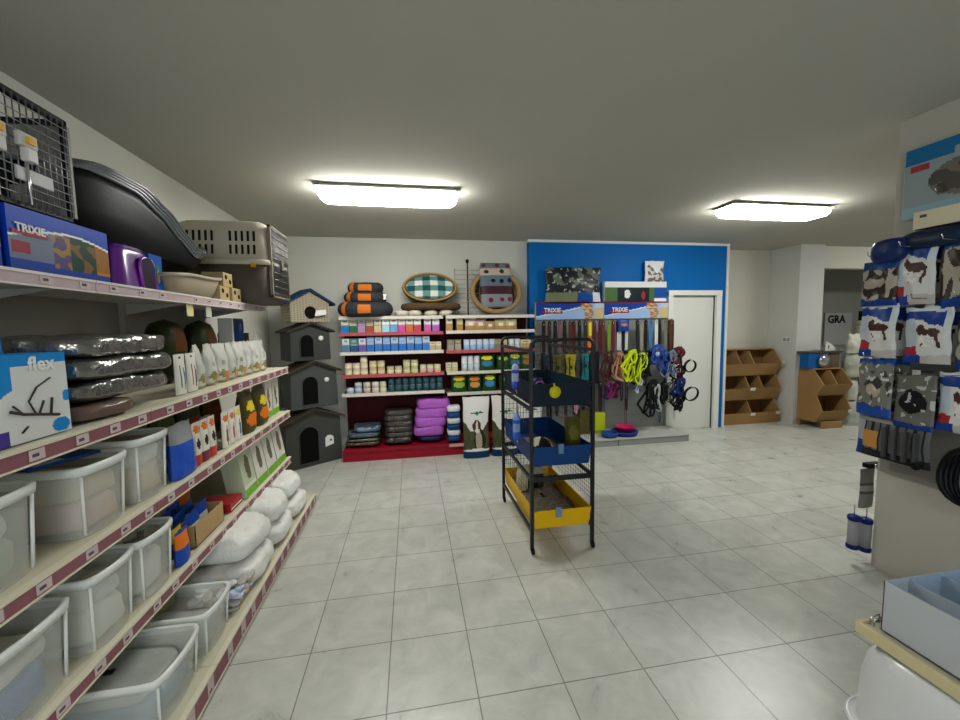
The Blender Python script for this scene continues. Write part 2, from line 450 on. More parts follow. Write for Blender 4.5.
# ---- loose sachets
scols = [M('#e4e6ea',.2,bump=.4), M('#c7cfe4',.2,bump=.4), M('#d9c98e',.25,bump=.3), M('#b9b4ae',.2,bump=.4)]
rs = random.Random(5)
for k in range(64):
    o = pillow(.075, .045, .016, scols[[0,1,0,3,0,1,0,2,0,3][k % 10]], 12, 6, .004, k*1.3, 3, fr=20).build('sachet')
    lay, i = divmod(k, 16)
    place(o, (-1.20 + (i % 4)*.062 + lay*.008 + rs.uniform(-.01,.01), 2.265 + (i // 4)*.055 - lay*.004 + rs.uniform(-.012,.012), .118 + lay*.030 + .003*(k%3)), rs.uniform(0,180), rs.uniform(-22,22), rs.uniform(-20,20))
    tag(o, 'small shiny sachet in the loose heap between the tubs and the white sacks', 'sachet', 'loose sachets on the base deck')
o = pillow(.2, .16, .05, M('#d7c37a', .3, bump=.3), 22, 8, .008, 4).build('treat_bag'); place(o, (-1.45, 2.33, .116), 70)
tag(o, 'yellow and white treat bag lying behind the loose sachets', 'bag')

# ---- shelf four goods (z = .483)
def band(*spec):
    """horizontal bands from bottom: (upto v, mat)...; extra blobs given as (cu,cv,ru,rv,mat)"""
    bands = [s for s in spec if len(s) == 2]; bl = [s for s in spec if len(s) == 5]
    def mf(u, v, front=True):
        if front:
            for (cu, cv, ru, rv, m) in bl:
                if blob(u, v, cu, cv, ru, rv): return m
        for (vv, m) in bands:
            if v <= vv: return m
        return bands[-1][1]
    return mf
brownp = M('#7a5a3a',.4); darkp = M('#2f2b24',.4); pinkish = M('#cdb7ab',.35); offw = M('#d5d3c8',.35); greenp = M('#6fae2e',.35); olive = M('#4d5a24',.4)
redp = M('#a3242a',.35); orangep = M('#d9701f',.35); yellowp = M('#d9c327',.35); bluep = M('#1f4aa8',.35); navy = M('#152a55',.35); teal = M('#1d8fa0',.35)
lg = M('#b9c4a6',.35)
for k, (y, w, lab) in enumerate([(2.99,.21,'green and white hay bag, the nearest of the row standing above the green edge strips'),
                               (3.21,.21,'white hay bag with a dark animal picture, second in the row'),
                               (3.43,.21,'white hay bag with a pink field, third in the row'),
                               (3.66,.22,'boxy white hay bag with green foot at the far end of the lower shelf')]):
    base = lg if k == 0 else offw
    mf = band((.16, greenp), (.22, offw), (1, base), (.55,.55,.2,.26, M('#6b6350',.4)), (.6,.42,.13,.12, pinkish if k % 2 else brownp))
    o = carton(w-.01, .12, .345, base, mf, (18, 26)).build('hay_bag', bevel=.008); place(o, (-1.15, y, .490), 90, -9)
    tag(o, lab, 'bag', 'hay bags on the lower shelf')
rb = thing('red_crate', 'flat red box lying before the hay bags on the lower shelf', 'box', (-1.17, 2.77, .486), 90)
carton(.17, .2, .055, redp).build('box_body', rb); MB().box(-.08,.08,-.001,0,.012,.02, white).build('box_stripe', rb)
bt = thing('food_bucket', 'white bucket with red lid and orange picture behind the kraft box', 'bucket', (-1.55, 2.74, .485), 90)
def bmf(u, v): return orangep if (abs(u-.7) < .09 and .15 < v < .6) else white
b = MB(); b.grid(lambda u, v: ((.10+.025*v)*math.cos(2*PI*u), (.10+.025*v)*math.sin(2*PI*u), .29*v), 32, 10, bmf, closeu=True)
b.lathe([(.001,0),(.10,0)], white, 32); b.build('bucket_body', bt)
MB().lathe([(.132,.275),(.134,.30),(.128,.308),(.02,.31)], redp, 32).build('bucket_lid', bt)
kb = thing('kraft_tray', 'open kraft cardboard tray of blue snack packets on the lower shelf', 'box', (-1.17, 2.43, .486), 90)
kraft = M('#b79a6c', .8, var=.05)
b = MB()
for q in ((-.16,.16,0,.004,0,.12),(-.16,.16,.24,.244,0,.12),(-.16,-.156,0,.244,0,.12),(.156,.16,0,.244,0,.12),(-.16,.16,0,.244,0,.004)): b.box(*q, kraft)
b.build('tray_body', kb)
for k in range(6):
    o = pouch(.13, .03, .16, band((.3, bluep), (.62, offw), (1, bluep)), 8, 8, .004, k).build('snack_packet')
    place(o, (-1.20 - .035*k, 2.36 + .13*(k % 2), .492), 90, -8 + rnd.uniform(-4, 4))
    tag(o, 'blue and white snack packet standing in the kraft tray', 'packet', 'snack packets in the kraft tray')
for k, (y, x, m1, m2, h, lab) in enumerate([(2.14, -1.17, bluep, orangep, .17, 'blue packet with an orange top just beyond the last lower-shelf tub'),
                                 (2.22, -1.24, navy, yellowp, .16, 'navy and yellow packet wedged behind the kraft tray end')]):
    o = pouch(.11, .05, h, band((.5, m1), (.9, m2), (1, m1)), 10, 12, .004, k).build('snack_packet'); place(o, (x, y, .486), 90); tag(o, lab, 'packet')
for k in range(5):
    o = pouch(.085, .05, .22, band((.25, darkp), (.45, offw), (.7, darkp), (1, white), (.5,.55,.25,.1, white)), 8, 14, .003, k).build('bone_pack')
    place(o, (-1.52, 2.12 + .105*k, .486), 90); tag(o, 'black and white treat pack in the row behind the kraft tray', 'packet', 'black and white packs behind the kraft tray')

# ---- middle shelf goods (z = .913)
clearw = M('#8f9394', .15, bump=.5, bscale=14)
o = pouch(.19, .09, .27, band((.62, M('#2a54b8',.25,bump=.3)), (1, clearw)), 14, 14, .008, 1).build('clear_bag'); place(o, (-1.17, 2.20, .917), 90); tag(o, 'clear bag half full of bright blue pieces beside the farthest middle-shelf tub', 'bag')
cardset = [(2.345,'#b8402f','#d3cfc4','hanging snack card with a red top, next to the blue bag'),(2.43,'#7a3a4a','#dcd8ce','white snack card with plum-coloured foot'),(2.515,'#c2453a','#d8d4c8','white snack card with a red and orange top, before the grey gap')]
for k, (y, c1, c2, lab) in enumerate(cardset):
    o = pouch(.082, .03, .235, band((.22, M(c1,.4)), (.75, M(c2,.4)), (1, offw), (.5,.5,.2,.16, darkp), (.5,.84,.34,.08, orangep)), 8, 16, .002, k).build('snack_card')
    place(o, (-1.17, y, .917), 90); tag(o, lab, 'packet')
cs = [(2.68,'#7b4b24','white treat stick card with a brown stick, nearest of three'),(2.775,'#a0522d','white treat stick card with an orange-brown stick, middle of three'),(2.87,'#2d4f7a','white treat stick card with a blue and yellow stick, last of three')]
for k, (y, c1, lab) in enumerate(cs):
    o = pouch(.085, .03, .225, band((1, M('#dedbd2',.4)), (.5,.35,.14,.28, M(c1,.4)), (.5,.8,.34,.1, orangep if k < 2 else yellowp)), 9, 18, .002, k+4).build('treat_card')
    place(o, (-1.17, y, .917), 90); tag(o, lab, 'packet')
for k, (y, lab) in enumerate([(3.07,'dark green seed bag with yellow-orange label, nearer of two on middle shelf'),(3.32,'dark green seed bag with yellow-orange label, farther of two on middle shelf')]):
    o = pouch(.23, .12, .30, band((1, M('#4b4422',.35)), (.5,.62,.30,.13, yellowp), (.5,.3,.36,.17, orangep), (.5,.62,.2,.03, greenp)), 16, 20, .007, k+7).build('seed_bag')
    place(o, (-1.20, y, .917), 90); tag(o, lab, 'bag')
for k, (y, lab) in enumerate([(3.53,'white pack with green foot, next to the seed bags on the middle shelf'),(3.70,'white pack with green foot at the far end of the middle shelf')]):
    o = carton(.15, .09, .31, offw, band((.16, greenp), (1, offw), (.45,.6,.16,.2, brownp), (.6,.35,.12,.1, darkp)), (14, 24)).build('hay_pack', bevel=.006)
    place(o, (-1.19, y, .917), 90); tag(o, lab, 'bag')
# darker goods behind
for k, (y, c, h, w) in enumerate([(2.3,'#5c3b2a',.30,.2),(2.55,'#4b5a2e',.31,.2),(2.82,'#3f4a30',.31,.24),(3.12,'#6b4a2a',.32,.22)]):
    o = pouch(w, .12, h, band((.7, M(c,.4)), (1, M('#4a4a30',.4)), (.5,.4,.3,.2, M('#a04a30',.4))), 12, 14, .006, k+12).build('feed_bag')
    place(o, (-1.45, y, .917), 90)
    tag(o, ['brown feed bag in the back row behind the snack cards','olive feed bag in the back row behind the grey gap','dark green feed bag in the back row behind the treat sticks','brown and olive feed bag in the back row behind the seed bags'][k], 'bag')
o = pouch(.12, .05, .22, band((.2, navy),(1, M('#8e8c88',.3,bump=.3))), 10, 12, .005, 30).build('grey_packet'); place(o, (-1.24, 2.60, .917), 90); tag(o, 'plain grey packet filling the gap between snack cards and treat sticks', 'packet')
# ---------------------------------------------------------------- second shelf from the top (z = 1.316)
z2 = 1.317
flexb = M('#1b86cf', .35); paper = M('#d5d7d6', .4)
def fmf(u, v):
    if v > .88: return flexb
    if v > .50 + (u-.1)*.55 and not (u > .3 and v < .86): return flexb
    if u < .22 and v < .16: return M('#4a3a8c', .4)
    if blob(u, v, .86, .1, .12, .09) or blob(u, v, .97, .45, .06, .07): return flexb
    return paper
t = thing('perch_box', 'blue and white box marked flex with a branch picture, nearest on the second shelf', 'box', (-1.16, 1.425, z2), 90)
carton(.27, .12, .265, flexb, fmf, (60, 60)).build('box_body', t, bevel=.002)
text('flex', .062, white, t, (.045, -.002, .232), name='lettering', bold=.001)
br = MB(); dk = M('#3a3434', .6)
for pts, r_ in (([(-.07,-.002,.10),(-.03,-.002,.085),(.02,-.002,.075),(.09,-.002,.06)], .0045), ([(-.03,-.002,.085),(-.06,-.002,.115)], .003), ([(.01,-.002,.078),(-.01,-.002,.12),(.02,-.002,.16),(.07,-.002,.185)], .0025), ([(.02,-.002,.075),(.04,-.002,.115)], .003), ([(.06,-.002,.066),(.07,-.002,.12)], .0035), ([(-.04,-.002,.03),(-.02,-.002,.045)], .003)):
    br.tube(pts, r_, dk, 6)
br.build('branch_picture', t)
t = thing('hanging_box', 'plain blue box with a punched hang tab, behind the flex box', 'box', (-1.34, 1.46, z2), 90)
b = carton(.22, .10, .27, M('#1677c4', .35))
b.prism([(-.105,.27),(.105,.27),(.105,.325),(.015,.325),(.012,.312),(-.012,.312),(-.015,.325),(-.105,.325)], 1, .0, .002, M('#1677c4', .35)); b.build('box_body', t)
silver = M('#858481', .2, .75, bump=.9, bscale=14)
for k, (z, h, w, d, lab) in enumerate([(.075, .09, .56, .36, 'shiny grey foil pouch at the bottom of the stack of three'), (.16, .09, .58, .40, 'shiny grey foil pouch in the middle of the stack'), (.245, .09, .56, .38, 'shiny dark grey foil pouch on top of the stack beside the flex box')]):
    o = pillow(w, d, h, silver, 56, 18, .013, k*4.4+1, 6, fr=7).build('foil_pouch'); place(o, (-1.36, 1.935, z2 + z - .015), 90 + (k-1)*2)
    tag(o, lab, 'pouch', 'stack of foil pouches')
o = pillow(.30, .30, .062, M('#6a564c', .2, bump=.4, bscale=10), 30, 12, .008, 9).build('brown_pouch'); place(o, (-1.30, 1.76, z2), 84)
tag(o, 'glossy brown pouch squashed under the foil pouches beside the flex box', 'pouch')
for k, (y, c, lab) in enumerate([(2.30, '#3b6a3a', 'white hang card with green and blue sticks beside the foil pouches'), (2.41, '#7c3f2d', 'white hang card with a brown stick between foil pouches and food pouches')]):
    o = pouch(.10, .03, .21, band((1, M('#d6d5cc', .35)), (.35,.45,.1,.3, M(c,.4)), (.68,.4,.09,.28, M('#2f5f92' if k == 0 else '#5a2d1d', .4)), (.5,.93,.07,.03, M('#555555',.5))), 10, 18, .002, k+2).build('stick_card')
    place(o, (-1.20, y, z2), 90); tag(o, lab, 'packet')
foilw = M('#c9cac3', .25, .15, bump=.35, bscale=12)
labs = ['nearest, half turned', 'second', 'third', 'fourth', 'fifth', 'sixth', 'seventh', 'farthest']
for k in range(8):
    y = 2.54 + k*.142
    o = pouch(.145, .085, .25, band((.05, M('#8a8f6a',.4)), (1, foilw), (.6,.16,.26,.10, M('#b77a48',.4)), (.3,.22,.2,.10, M('#7a8050',.4)), (.4,.5,.12,.07, M('#8f9186',.4))), 14, 18, .010, k*1.9).build('food_pouch')
    place(o, (-1.24, y, z2), 90 + [18,8,-6,10,-5,8,-8,5][k], 0)
    tag(o, 'silvery white food pouch on the second shelf, %s of the row of eight' % labs[k], 'pouch', 'row of silvery food pouches')
# second row
for k, (y, lab) in enumerate([(2.86, 'dark green round bag of bedding, nearer of two behind the food pouches'), (3.28, 'dark green round bag of bedding, farther of two behind the food pouches')]):
    b = MB(); gm = M('#2c3318', .4, bump=.3, bscale=15)
    def rf(u, v): return M('#5d3a1c', .4) if (.68 < u < .86 and .5 < v < .85) else gm
    b.grid(lambda u, v: (.15*math.cos(2*PI*u)*min(1, math.sin(PI*v)**.3+.02), .10*math.sin(2*PI*u)*min(1, math.sin(PI*v)**.3+.02), .41*v + .01*hashn(u*3, v*3, k)), 28, 14, rf, closeu=True)
    o = b.build('bedding_bag'); place(o, (-1.56, y, z2), 90); tag(o, lab, 'bag')
t = thing('blue_box', 'tall dark blue box with white side at the far end behind the food pouches', 'box', (-1.42, 3.60, z2), 90)
b = carton(.22, .10, .43, M('#15356e', .35)); b.box(-.115, -.09, -.004, .1, 0, .43, white); b.build('box_body', t)
MB().lathe([(.001,0),(.04,0),(.04,.002),(.001,.002)], M('#3d63a8',.4), 20, (.03,-.004,.35), 'y').build('printed_disc', t)
o = pouch(.13, .05, .30, band((1, foilw), (.5,.5,.3,.3, M('#9d9f92',.4))), 10, 16, .012, 77).build('leaf_pouch'); place(o, (-1.33, 3.74, z2), 100); tag(o, 'tall leaf-shaped silver pouch before the dark blue box', 'pouch')
MBt = MB().lathe([(.001,0),(.075,.0),(.08,.02),(.08,.10),(.07,.12),(.001,.12)], M('#4d2a1a',.4), 24)
o = MBt.build('round_tin'); place(o, (-1.52, 3.76, z2+.31)); tag(o, 'round brown tin at the far end under the top shelf', 'tin')
o = MB().box(-.09,.09,-.09,.09,0,.31, M('#2a2622',.6)).build('dark_carton', bevel=.004); place(o, (-1.52, 3.76, z2)); tag(o, 'dark carton carrying the round brown tin', 'box')
o = MB().box(-.10,.10,0,.004,0,.05, M('#3a4a2c',.5)).build('price_strip'); bpy.data.objects.remove(o)
o = carton(.20, .16, .10, M('#3e4a34', .5), band((.5, M('#35402a',.5)), (1, M('#596250',.5)))).build('green_carton'); place(o, (-1.60, 2.02, z2+.245-.245), 90)
place(o, (-1.62, 1.60, z2), 90); tag(o, 'low dark green carton lying behind the foil pouches by the back panel', 'box')
# hanging tags under the top shelf
for k, (y, c) in enumerate([(2.62, '#d8cf9a'), (2.84, '#bdbcae')]):
    o = MB().box(-.035, .035, 0, .002, -.075, 0, M(c, .5)).build('price_card'); place(o, (-1.285, y, 1.81), 90)
    tag(o, ['yellowish price card hanging under the top shelf', 'grey price card hanging under the top shelf, farther along'][k], 'card')

# ---------------------------------------------------------------- top shelf (z = 1.86)
z1 = 1.861
tb = M('#083aa8', .45); 
def tmf(u, v):
    if v > .80: return M('#0a46b4', .45)
    if .02 < u < .17 and .30 < v < .48: return M('#8e2c3c', .4)
    if v < .14: return M('#083c9c', .45)
    if v > .62 + .16*math.sin((u-.1)*3.2) : return M('#0a44b0', .45)
    if v > .58 + .16*math.sin((u-.1)*3.2): return white
    if u > .84: return M('#9a6a28', .4) if .2 < v < .7 else M('#c8762a', .4)
    if u > .55: return M('#17402f', .4) if hashn(u*9, v*6, 2) < .15 else M('#7a5a2a', .4)
    if u > .38: return M('#5a4a78', .4) if hashn(u*12, v*8, 1) < .1 else M('#9c7a3c', .4)
    return M('#6f7a90', .4) if v > .2 else tb
def trixie(parent, x, z, s, y=-.0025):
    MB().box(x-s*1.75, x+s*1.75, y-.0005, y+.0015, z-s*.45, z-s*.12, M('#a01c34', .4)).build('logo_swoosh', parent)
    text('TRIXIE', s, white, parent, (x, y-.001, z+s*.1), name='logo_lettering', bold=s*.02)
t = thing('toy_box', 'long blue printed box with white lettering, under the wire crate beside the purple hide', 'box', (-1.335, 1.85, z1), 90)
carton(.455, .26, .225, tb, tmf, (110, 54)).build('box_body', t, bevel=.002)
trixie(t, -.145, .150, .040)
t = thing('toy_box', 'blue printed box cut by the left photo edge on the top shelf', 'box', (-1.34, 1.36, z1), 90)
carton(.48, .26, .225, tb, lambda u, v: M('#c9a070', .4) if (u > .93 and .3 < v < .6) else tb, (30, 12)).build('box_body', t, bevel=.002)
# wire crate on the boxes
t = thing('wire_crate', 'black framed wire crate with grey mesh standing on the blue boxes', 'crate', (-1.36, 1.60, z1+.228), 90)
fr = M('#17181b', .5); wire = M('#7f7f84', .35, .7)
w_, d_, h_ = .70, .24, .415
b = MB()
for (x0,x1,z0,z1_) in ((-w_/2,w_/2,0,.028),(-w_/2,w_/2,h_-.022,h_),(-w_/2,-w_/2+.02,0,h_),(w_/2-.012,w_/2,0,h_)):
    b.box(x0,x1,0,.02,z0,z1_,fr); b.box(x0,x1,d_-.02,d_,z0,z1_,fr)
for x in (-w_/2, w_/2-.012):
    b.box(x,x+.012,0,d_,0,.02,fr); b.box(x,x+.012,0,d_,h_-.02,h_,fr)
b.box(-w_/2, w_/2, 0, d_, 0, .012, fr)
b.build('crate_frame', t)
b = MB()
for i in range(1, 27): x = -w_/2 + i*w_/27; b.tube([(x,-.004,.02),(x,-.004,h_-.012)], .0022, wire, 6)
for i in range(1, 12): z = .02 + i*(h_-.03)/12; b.tube([(-w_/2+.01,-.007,z),(w_/2-.01,-.007,z)], .0022, wire, 6)
b.build('wire_mesh', t)
b = MB()
for i in range(1, 8): y = i*d_/8; b.tube([(w_/2+.002,y,.02),(w_/2+.002,y,h_-.012)], .002, wire, 6)
for i in range(1, 12): z = .02 + i*(h_-.03)/12; b.tube([(w_/2+.004,.01,z),(w_/2+.004,d_-.01,z)], .002, wire, 6)
b.build('side_mesh', t)
MB().box(w_/2, w_/2+.012, 0, d_, .03, h_-.02, M('#8f8d88',.5)).build('side_panel', t, 'grey plastic side strip')
cl = M('#c9c6c4', .35)
for x in (.02, .135):
    b = MB().box(x-.035, x+.035, -.03, -.008, .22, .27, cl); b.box(x-.02, x+.025, -.035, -.01, .17, .22, cl)
    b.build('door_latch', t, 'pale plastic latch', bevel=.006)
    MB().box(x-.013, x+.015, -.040, -.03, .232, .256, M('#d9a52e', .4)).build('yellow_tab', t, 'yellow tab')
    MB().tube([(x-.002,-.018,.18),(x-.002,-.018,.02)], .0045, M('#f0f0f0',.2,.9), 8).build('door_rod', t, 'bright chrome rod')
MB().box(.09, .24, -.016, -.008, .10, .15, M('#a9a7a9',.4)).build('label_plate', t, 'pale plate', bevel=.004)
# purple hide
t = thing('rodent_hide', 'glossy purple plastic hide with an arched doorway on the top shelf', 'pet house', (-1.30, 2.235, z1), 90)
pur = M('#5e1580', .2, coat=.5)
b = MB()
def hs(u, v):
    a = 2*PI*u; e = (abs(math.cos(a))**5 + abs(math.sin(a))**5)**(-.2)
    r = 1 - .22*v - .0*v; zz = .205*v
    if v > .9: r = (1-.22*.9)*(.92 if v < .97 else .02); zz = .205 - (.0 if v > .97 else .006)
    return (math.cos(a)*e*.15*r, .13 + math.sin(a)*e*.13*r, zz)
b.grid(hs, 40, 12, pur, closeu=True)
o = b.build('hide_shell', t)
arch = [(-.052,.004)] + [(.0 + .052*math.cos(PI - PI*i/10), .105 + .05*math.sin(PI*i/10)) for i in range(11)] + [(.052,.004)]
MB().prism([(x+.05, z) for x, z in arch], 1, -.004, .012, M('#1d0428', .6)).build('doorway', t, 'dark arched doorway')
MB().tube([(x+.05, -.004 + .07*z, z) for x, z in arch], .007, M('#8b35ad', .2, coat=.5), 8).build('door_rim', t)
# small blue box
t = thing('small_box', 'small blue box with a yellow-green picture between purple hide and tray', 'box', (-1.36, 2.46, z1), 90)
carton(.11, .07, .20, M('#1a55b0',.35), band((.12, M('#1a55b0',.35)), (1, M('#1a55b0',.35)), (.25,.6,.17,.24, M('#9fb4cf',.4)), (.68,.42,.14,.16, M('#c3c832',.4)), (.7,.65,.13,.1,M('#3c7a4a',.4))), (14, 20)).build('box_body', t)
# beige litter tray
t = thing('litter_tray', 'beige plastic litter tray with rolled rim on the top shelf', 'tray', (-1.29, 2.79, z1), 90)
t.scale = (1.12, 1.0, 1.08)
bg = M('#a29682', .4)
def rr(w, d, z, p=8, n=48, dy=0): 
    out = []
    for i in range(n):
        a = 2*PI*i/n; e = (abs(math.cos(a))**p + abs(math.sin(a))**p)**(-1/p)
        out.append((math.cos(a)*e*w/2, math.sin(a)*e*d/2 + dy, z))
    return out
def loft(rings, m, cap0=True, cap1=True):
    b = MB(); n = len(rings[0])
    for q in rings: b.v += q
    for j in range(len(rings)-1):
        for i in range(n):
            i2 = (i+1) % n; b.face([j*n+i, j*n+i2, (j+1)*n+i2, (j+1)*n+i], m, True)
    if cap0: b.face(list(range(n))[::-1], m)
    if cap1: b.face([(len(rings)-1)*n + i for i in range(n)], m)
    return b
def lift(ring, f): return [(x, y, z + f(x, y)) for x, y, z in ring]
tf = lambda x, y: .022*(x/.28)**2*math.copysign(1, x)*1.0 + .0
loft([rr(.44,.34,0,dy=.21), rr(.50,.39,.06,dy=.21), lift(rr(.54,.42,.115,dy=.21), tf), lift(rr(.535,.415,.118,dy=.21), tf), rr(.49,.38,.06,dy=.21), rr(.43,.33,.006,dy=.21)], bg).build('tray_body', t)
b = MB(); rm = lift(rr(.55,.43,.115,dy=.21), tf); b.tube(rm, .010, M('#aca28f',.4), 8, closed=True); b.build('tray_rim', t)
# black plastic dog beds, nested
shell_m = M('#0f1213', .4, bump=.05, bscale=120)
bl = ['outermost and lowest of the nested black dog beds', 'second of the nested black dog beds', 'third of the nested black dog beds', 'innermost and highest of the nested black dog beds']
for k in range(4):
    t = thing('dog_bed', 'black plastic dog bed with dipped rim, ' + bl[k], 'dog bed', (-1.355 - .006*k, 2.535 + .036*k, 2.045 + .017*k), 90, 'nested black plastic dog beds')
    def hh(x, y):
        u = max(0, min(1, (x + .60)/1.2)); K = [(0,.30),(.12,.325),(.34,.31),(.5,.245),(.65,.15),(.78,.085),(.9,.09),(1,.155)]
        for (a_, ha), (b_, hb) in zip(K, K[1:]):
            if u <= b_: q = (u-a_)/(b_-a_); q = q*q*(3-2*q)*.5 + q*.5; return ha + (hb-ha)*q
        return K[-1][1]
    def rg(wk, zk, dyy=.0): return [(x, y, hh(x/wk, y)*zk + .0) for x, y, z in rr(1.20*wk, .43*wk, 0, 3.2, 96, .215)]
    rings = [rr(.98,.36,0,3.2,96,.215), rr(1.04,.385,.015,3.2,96,.215), rg(.96,.5), rg(.99,.85), rg(1.0,1.0), rg(.992,1.0), rg(.98,.85), rr(1.0,.36,.02,3.2,96,.215), rr(.96,.34,.006,3.2,96,.215)]
    loft(rings, shell_m).build('bed_shell', t)
    b = MB(); b.tube([(x*1.01, (y-.215)*1.01+.215, z) for x, y, z in rg(1.0, 1.0)], .0095, M('#5d6367', .2, coat=.6), 8, closed=True); b.build('bed_rim', t)  # rim paler than the shell: its bright highlights are put into the colour
# wooden blocks
wood = M('#a8946a', .7, var=.08)
for k, (y, z, x, lab) in enumerate([(3.10,0,-1.29,'pale wooden block house, lower left of three at the shelf edge'), (3.255,0,-1.275,'pale wooden block house, lower right of three'), (3.16,.100,-1.29,'pale wooden block house resting on the other two')]):
    t = thing('block_house', lab, 'wooden block', (x, y, z1+z), 90, 'small wooden block houses')
    MB().box(-.072,.072,0,.14,0,.098, wood).build('block_body', t, bevel=.002)
    for hx, hz in ((-.030,.066),(.032,.038)): MB().lathe([(.001,-.001),(.016,-.001),(.016,.002),(.001,.002)], M('#17130c',.8), 16, (hx,0,hz), 'y').build('round_hole', t)
# pet carrier
t = thing('pet_carrier', 'large beige and brown pet carrier with a metal grille door overhanging the top shelf', 'carrier', (-1.07, 3.60, z1), 90)
t.scale = (1.0, 1.0, 1.10)
up_, lo_ = M('#b5ad9c', .45), M('#574f45', .5)
W_, D_ = .50, .68
def ring(w, d, z, y0=0, p=9): return [(x, y + y0 + D_/2, z) for x, y, _ in rr(w, d, z, p, 56)]
loft([ring(W_*.86, D_*.90, 0), ring(W_*.92, D_*.95, .05), ring(W_, D_, .27)], lo_).build('lower_shell', t)
loft([ring(W_*1.04, D_*1.03, .265), ring(W_*1.05, D_*1.04, .285), ring(W_*1.04, D_*1.02, .30)], up_).build('shell_flange', t)
loft([ring(W_*1.0, D_*1.0, .30), ring(W_*.95, D_*.96, .50), ring(W_*.86, D_*.90, .555), ring(W_*.72, D_*.8, .575)], up_).build('upper_shell', t)
slot = M('#191713', .8)
for s, row, za, zb, half in [(s, r_, a, c, hf) for s in (-1, 1) for r_, (a, c) in enumerate(((.335,.40),(.425,.495))) for hf in (0, 1)]:
    b = MB()
    if True:
        for i in (range(0, 5) if half == 0 else range(7, 13)):
            y = .09 + i*.042; xo = lambda z: s*(W_/2*(1.0 - .05*(z-.30)/.20) + .0015)
            b.quad([(xo(za), y, za), (xo(za), y+.018, za), (xo(zb), y+.018, zb), (xo(zb), y, zb)][::(1 if s > 0 else -1)], slot)
    b.build('vent_slots', t)
MB().tube([(0,.22,.575),(0,.24,.60),(0,.42,.60),(0,.44,.575)], .014, M('#2b2925',.5), 10).build('carry_handle', t)
b = MB()
for q in ((-.215,.215,-.012,.012,.04,.06),(-.215,.215,-.012,.012,.53,.55),(-.215,-.195,-.012,.012,.04,.55),(.195,.215,-.012,.012,.04,.55)): b.box(*q, M('#7f786b',.45))
b.build('door_surround', t, bevel=.003)
b = MB(); gm = M('#6c6b68', .35, .7)
for i in range(14): x = -.19 + i*.0292; b.tube([(x,-.014,.05),(x,-.014,.54)], .003, gm, 6)
for i in range(10): z = .07 + i*.05; b.tube([(-.2,-.018,z),(.2,-.018,z)], .003, gm, 6)
b.build('grille_door', t, 'grey metal grille door')
MB().box(-.2,.2,-.008,-.004,.05,.54, M('#26231f',.8)).build('dark_interior', t)
MB().box(-.03,.03,-.03,-.008,.25,.33, M('#5c564c',.5)).build('door_latch', t, bevel=.004)
for s in (-1, 1):
    MB().box(s*(W_/2+.012)-.008, s*(W_/2+.012)+.008, .09, .125, .245, .275, M('#c7912b',.5)).build('side_clip', t, 'yellow side clip', bevel=.003)
# ---------------------------------------------------------------- stack of pet houses in the corner
def ang(c, r, dx, dy):   # local offset to world
    a = math.radians(r); return (c[0] + dx*math.cos(a) - dy*math.sin(a), c[1] + dx*math.sin(a) + dy*math.cos(a))
def plastic_house(c, z, w, d, hw, ha, label, body, roof, tagshape):
    t = thing('pet_house', label, 'pet house', (c[0], c[1], z), 35.5, 'grey plastic pet houses')
    b = MB(); b.prism([(-w/2,.0),(w/2,.0),(w/2*.97,hw),(0,ha-.02),(-w/2*.97,hw)], 1, 0, d, body); b.build('house_body', t, bevel=.004)
    b = MB(); ov = .045
    for s in (-1, 1):
        poly = [(0, ha-.02), (0, ha+.008), (s*(w/2+ov), hw-.010), (s*(w/2+ov), hw-.036)]
        b.prism(poly if s > 0 else poly[::-1], 1, -.05, d+.01, roof)
    b.build('roof', t, bevel=.004)
    dw, dh = w*.34, hw*.82
    ar = [(-dw/2, .03*1)] + [(dw/2*math.cos(PI-PI*i/12), dh-dw/2 + dw/2*math.sin(PI*i/12)) for i in range(13)] + [(dw/2, .03)]
    ar = [(x - w*.10, z_ + hw*.03) for x, z_ in ar]
    MB().prism(ar, 1, -.003, .002, M('#050505', .9)).build('doorway', t, 'black arched doorway')
    MB().tube([(x, -.004, z_) for x, z_ in ar], .008, body, 6, closed=True).build('door_rim', t)
    MB().prism([(-w*.46,.012),(w*.46,.012),(w*.45,hw*.93),(-w*.45,hw*.93)], 1, -.0015, 0, body).build('front_panel', t)
    if tagshape == 'round':
        MB().lathe([(.001,0),(.030,0),(.030,.002),(.001,.002)], white, 20, (w*.26,-.004,hw*.72), 'y').build('sticker', t, 'round white sticker')
    else:
        sx = w*.26; b = MB(); b.prism([(sx-.05,.20),(sx+.055,.22),(sx+.055,.31),(sx+.03,.335),(sx-.02,.34),(sx-.05,.31)], 1, -.006, -.003, white); b.build('sticker', t, 'white house-shaped sticker')
        MB().lathe([(.001,0),(.013,0),(.013,.002),(.001,.002)], black, 14, (sx+.018,-.0075,.275), 'y').build('sticker_dot', t)
    return t
hb, hr = M('#4d504d', .5, var=.03), M('#3e362d', .55, var=.04)
plastic_house((-1.19,4.985), 0, .68, .40, .575, .70, 'largest grey plastic pet house with brown roof, on the floor in the corner', M('#434540',.5), hr, 'house')
plastic_house((-1.165,5.01), .705, .57, .36, .455, .57, 'mid-sized grey plastic pet house, second from the floor in the corner stack', M('#4b4e4c',.5), hr, 'round')
plastic_house((-1.19,5.03), 1.278, .48, .33, .365, .455, 'small grey plastic pet house with round sticker, third from the floor', M('#40423f',.5), M('#38322b',.55), 'round')
t = thing('cloth_house', 'beige checked fabric pet house with dark blue roof, top of the corner stack', 'pet house', (-1.175, 5.02, 1.735), 35.5)
beige = M('#a79c88', .9)
def chk(u, v): return M('#7d7466', .9) if (int(u*26) % 2 == 0 or int(v*22) % 2 == 0) and (int(u*26)+int(v*22)) % 2 == 0 else beige
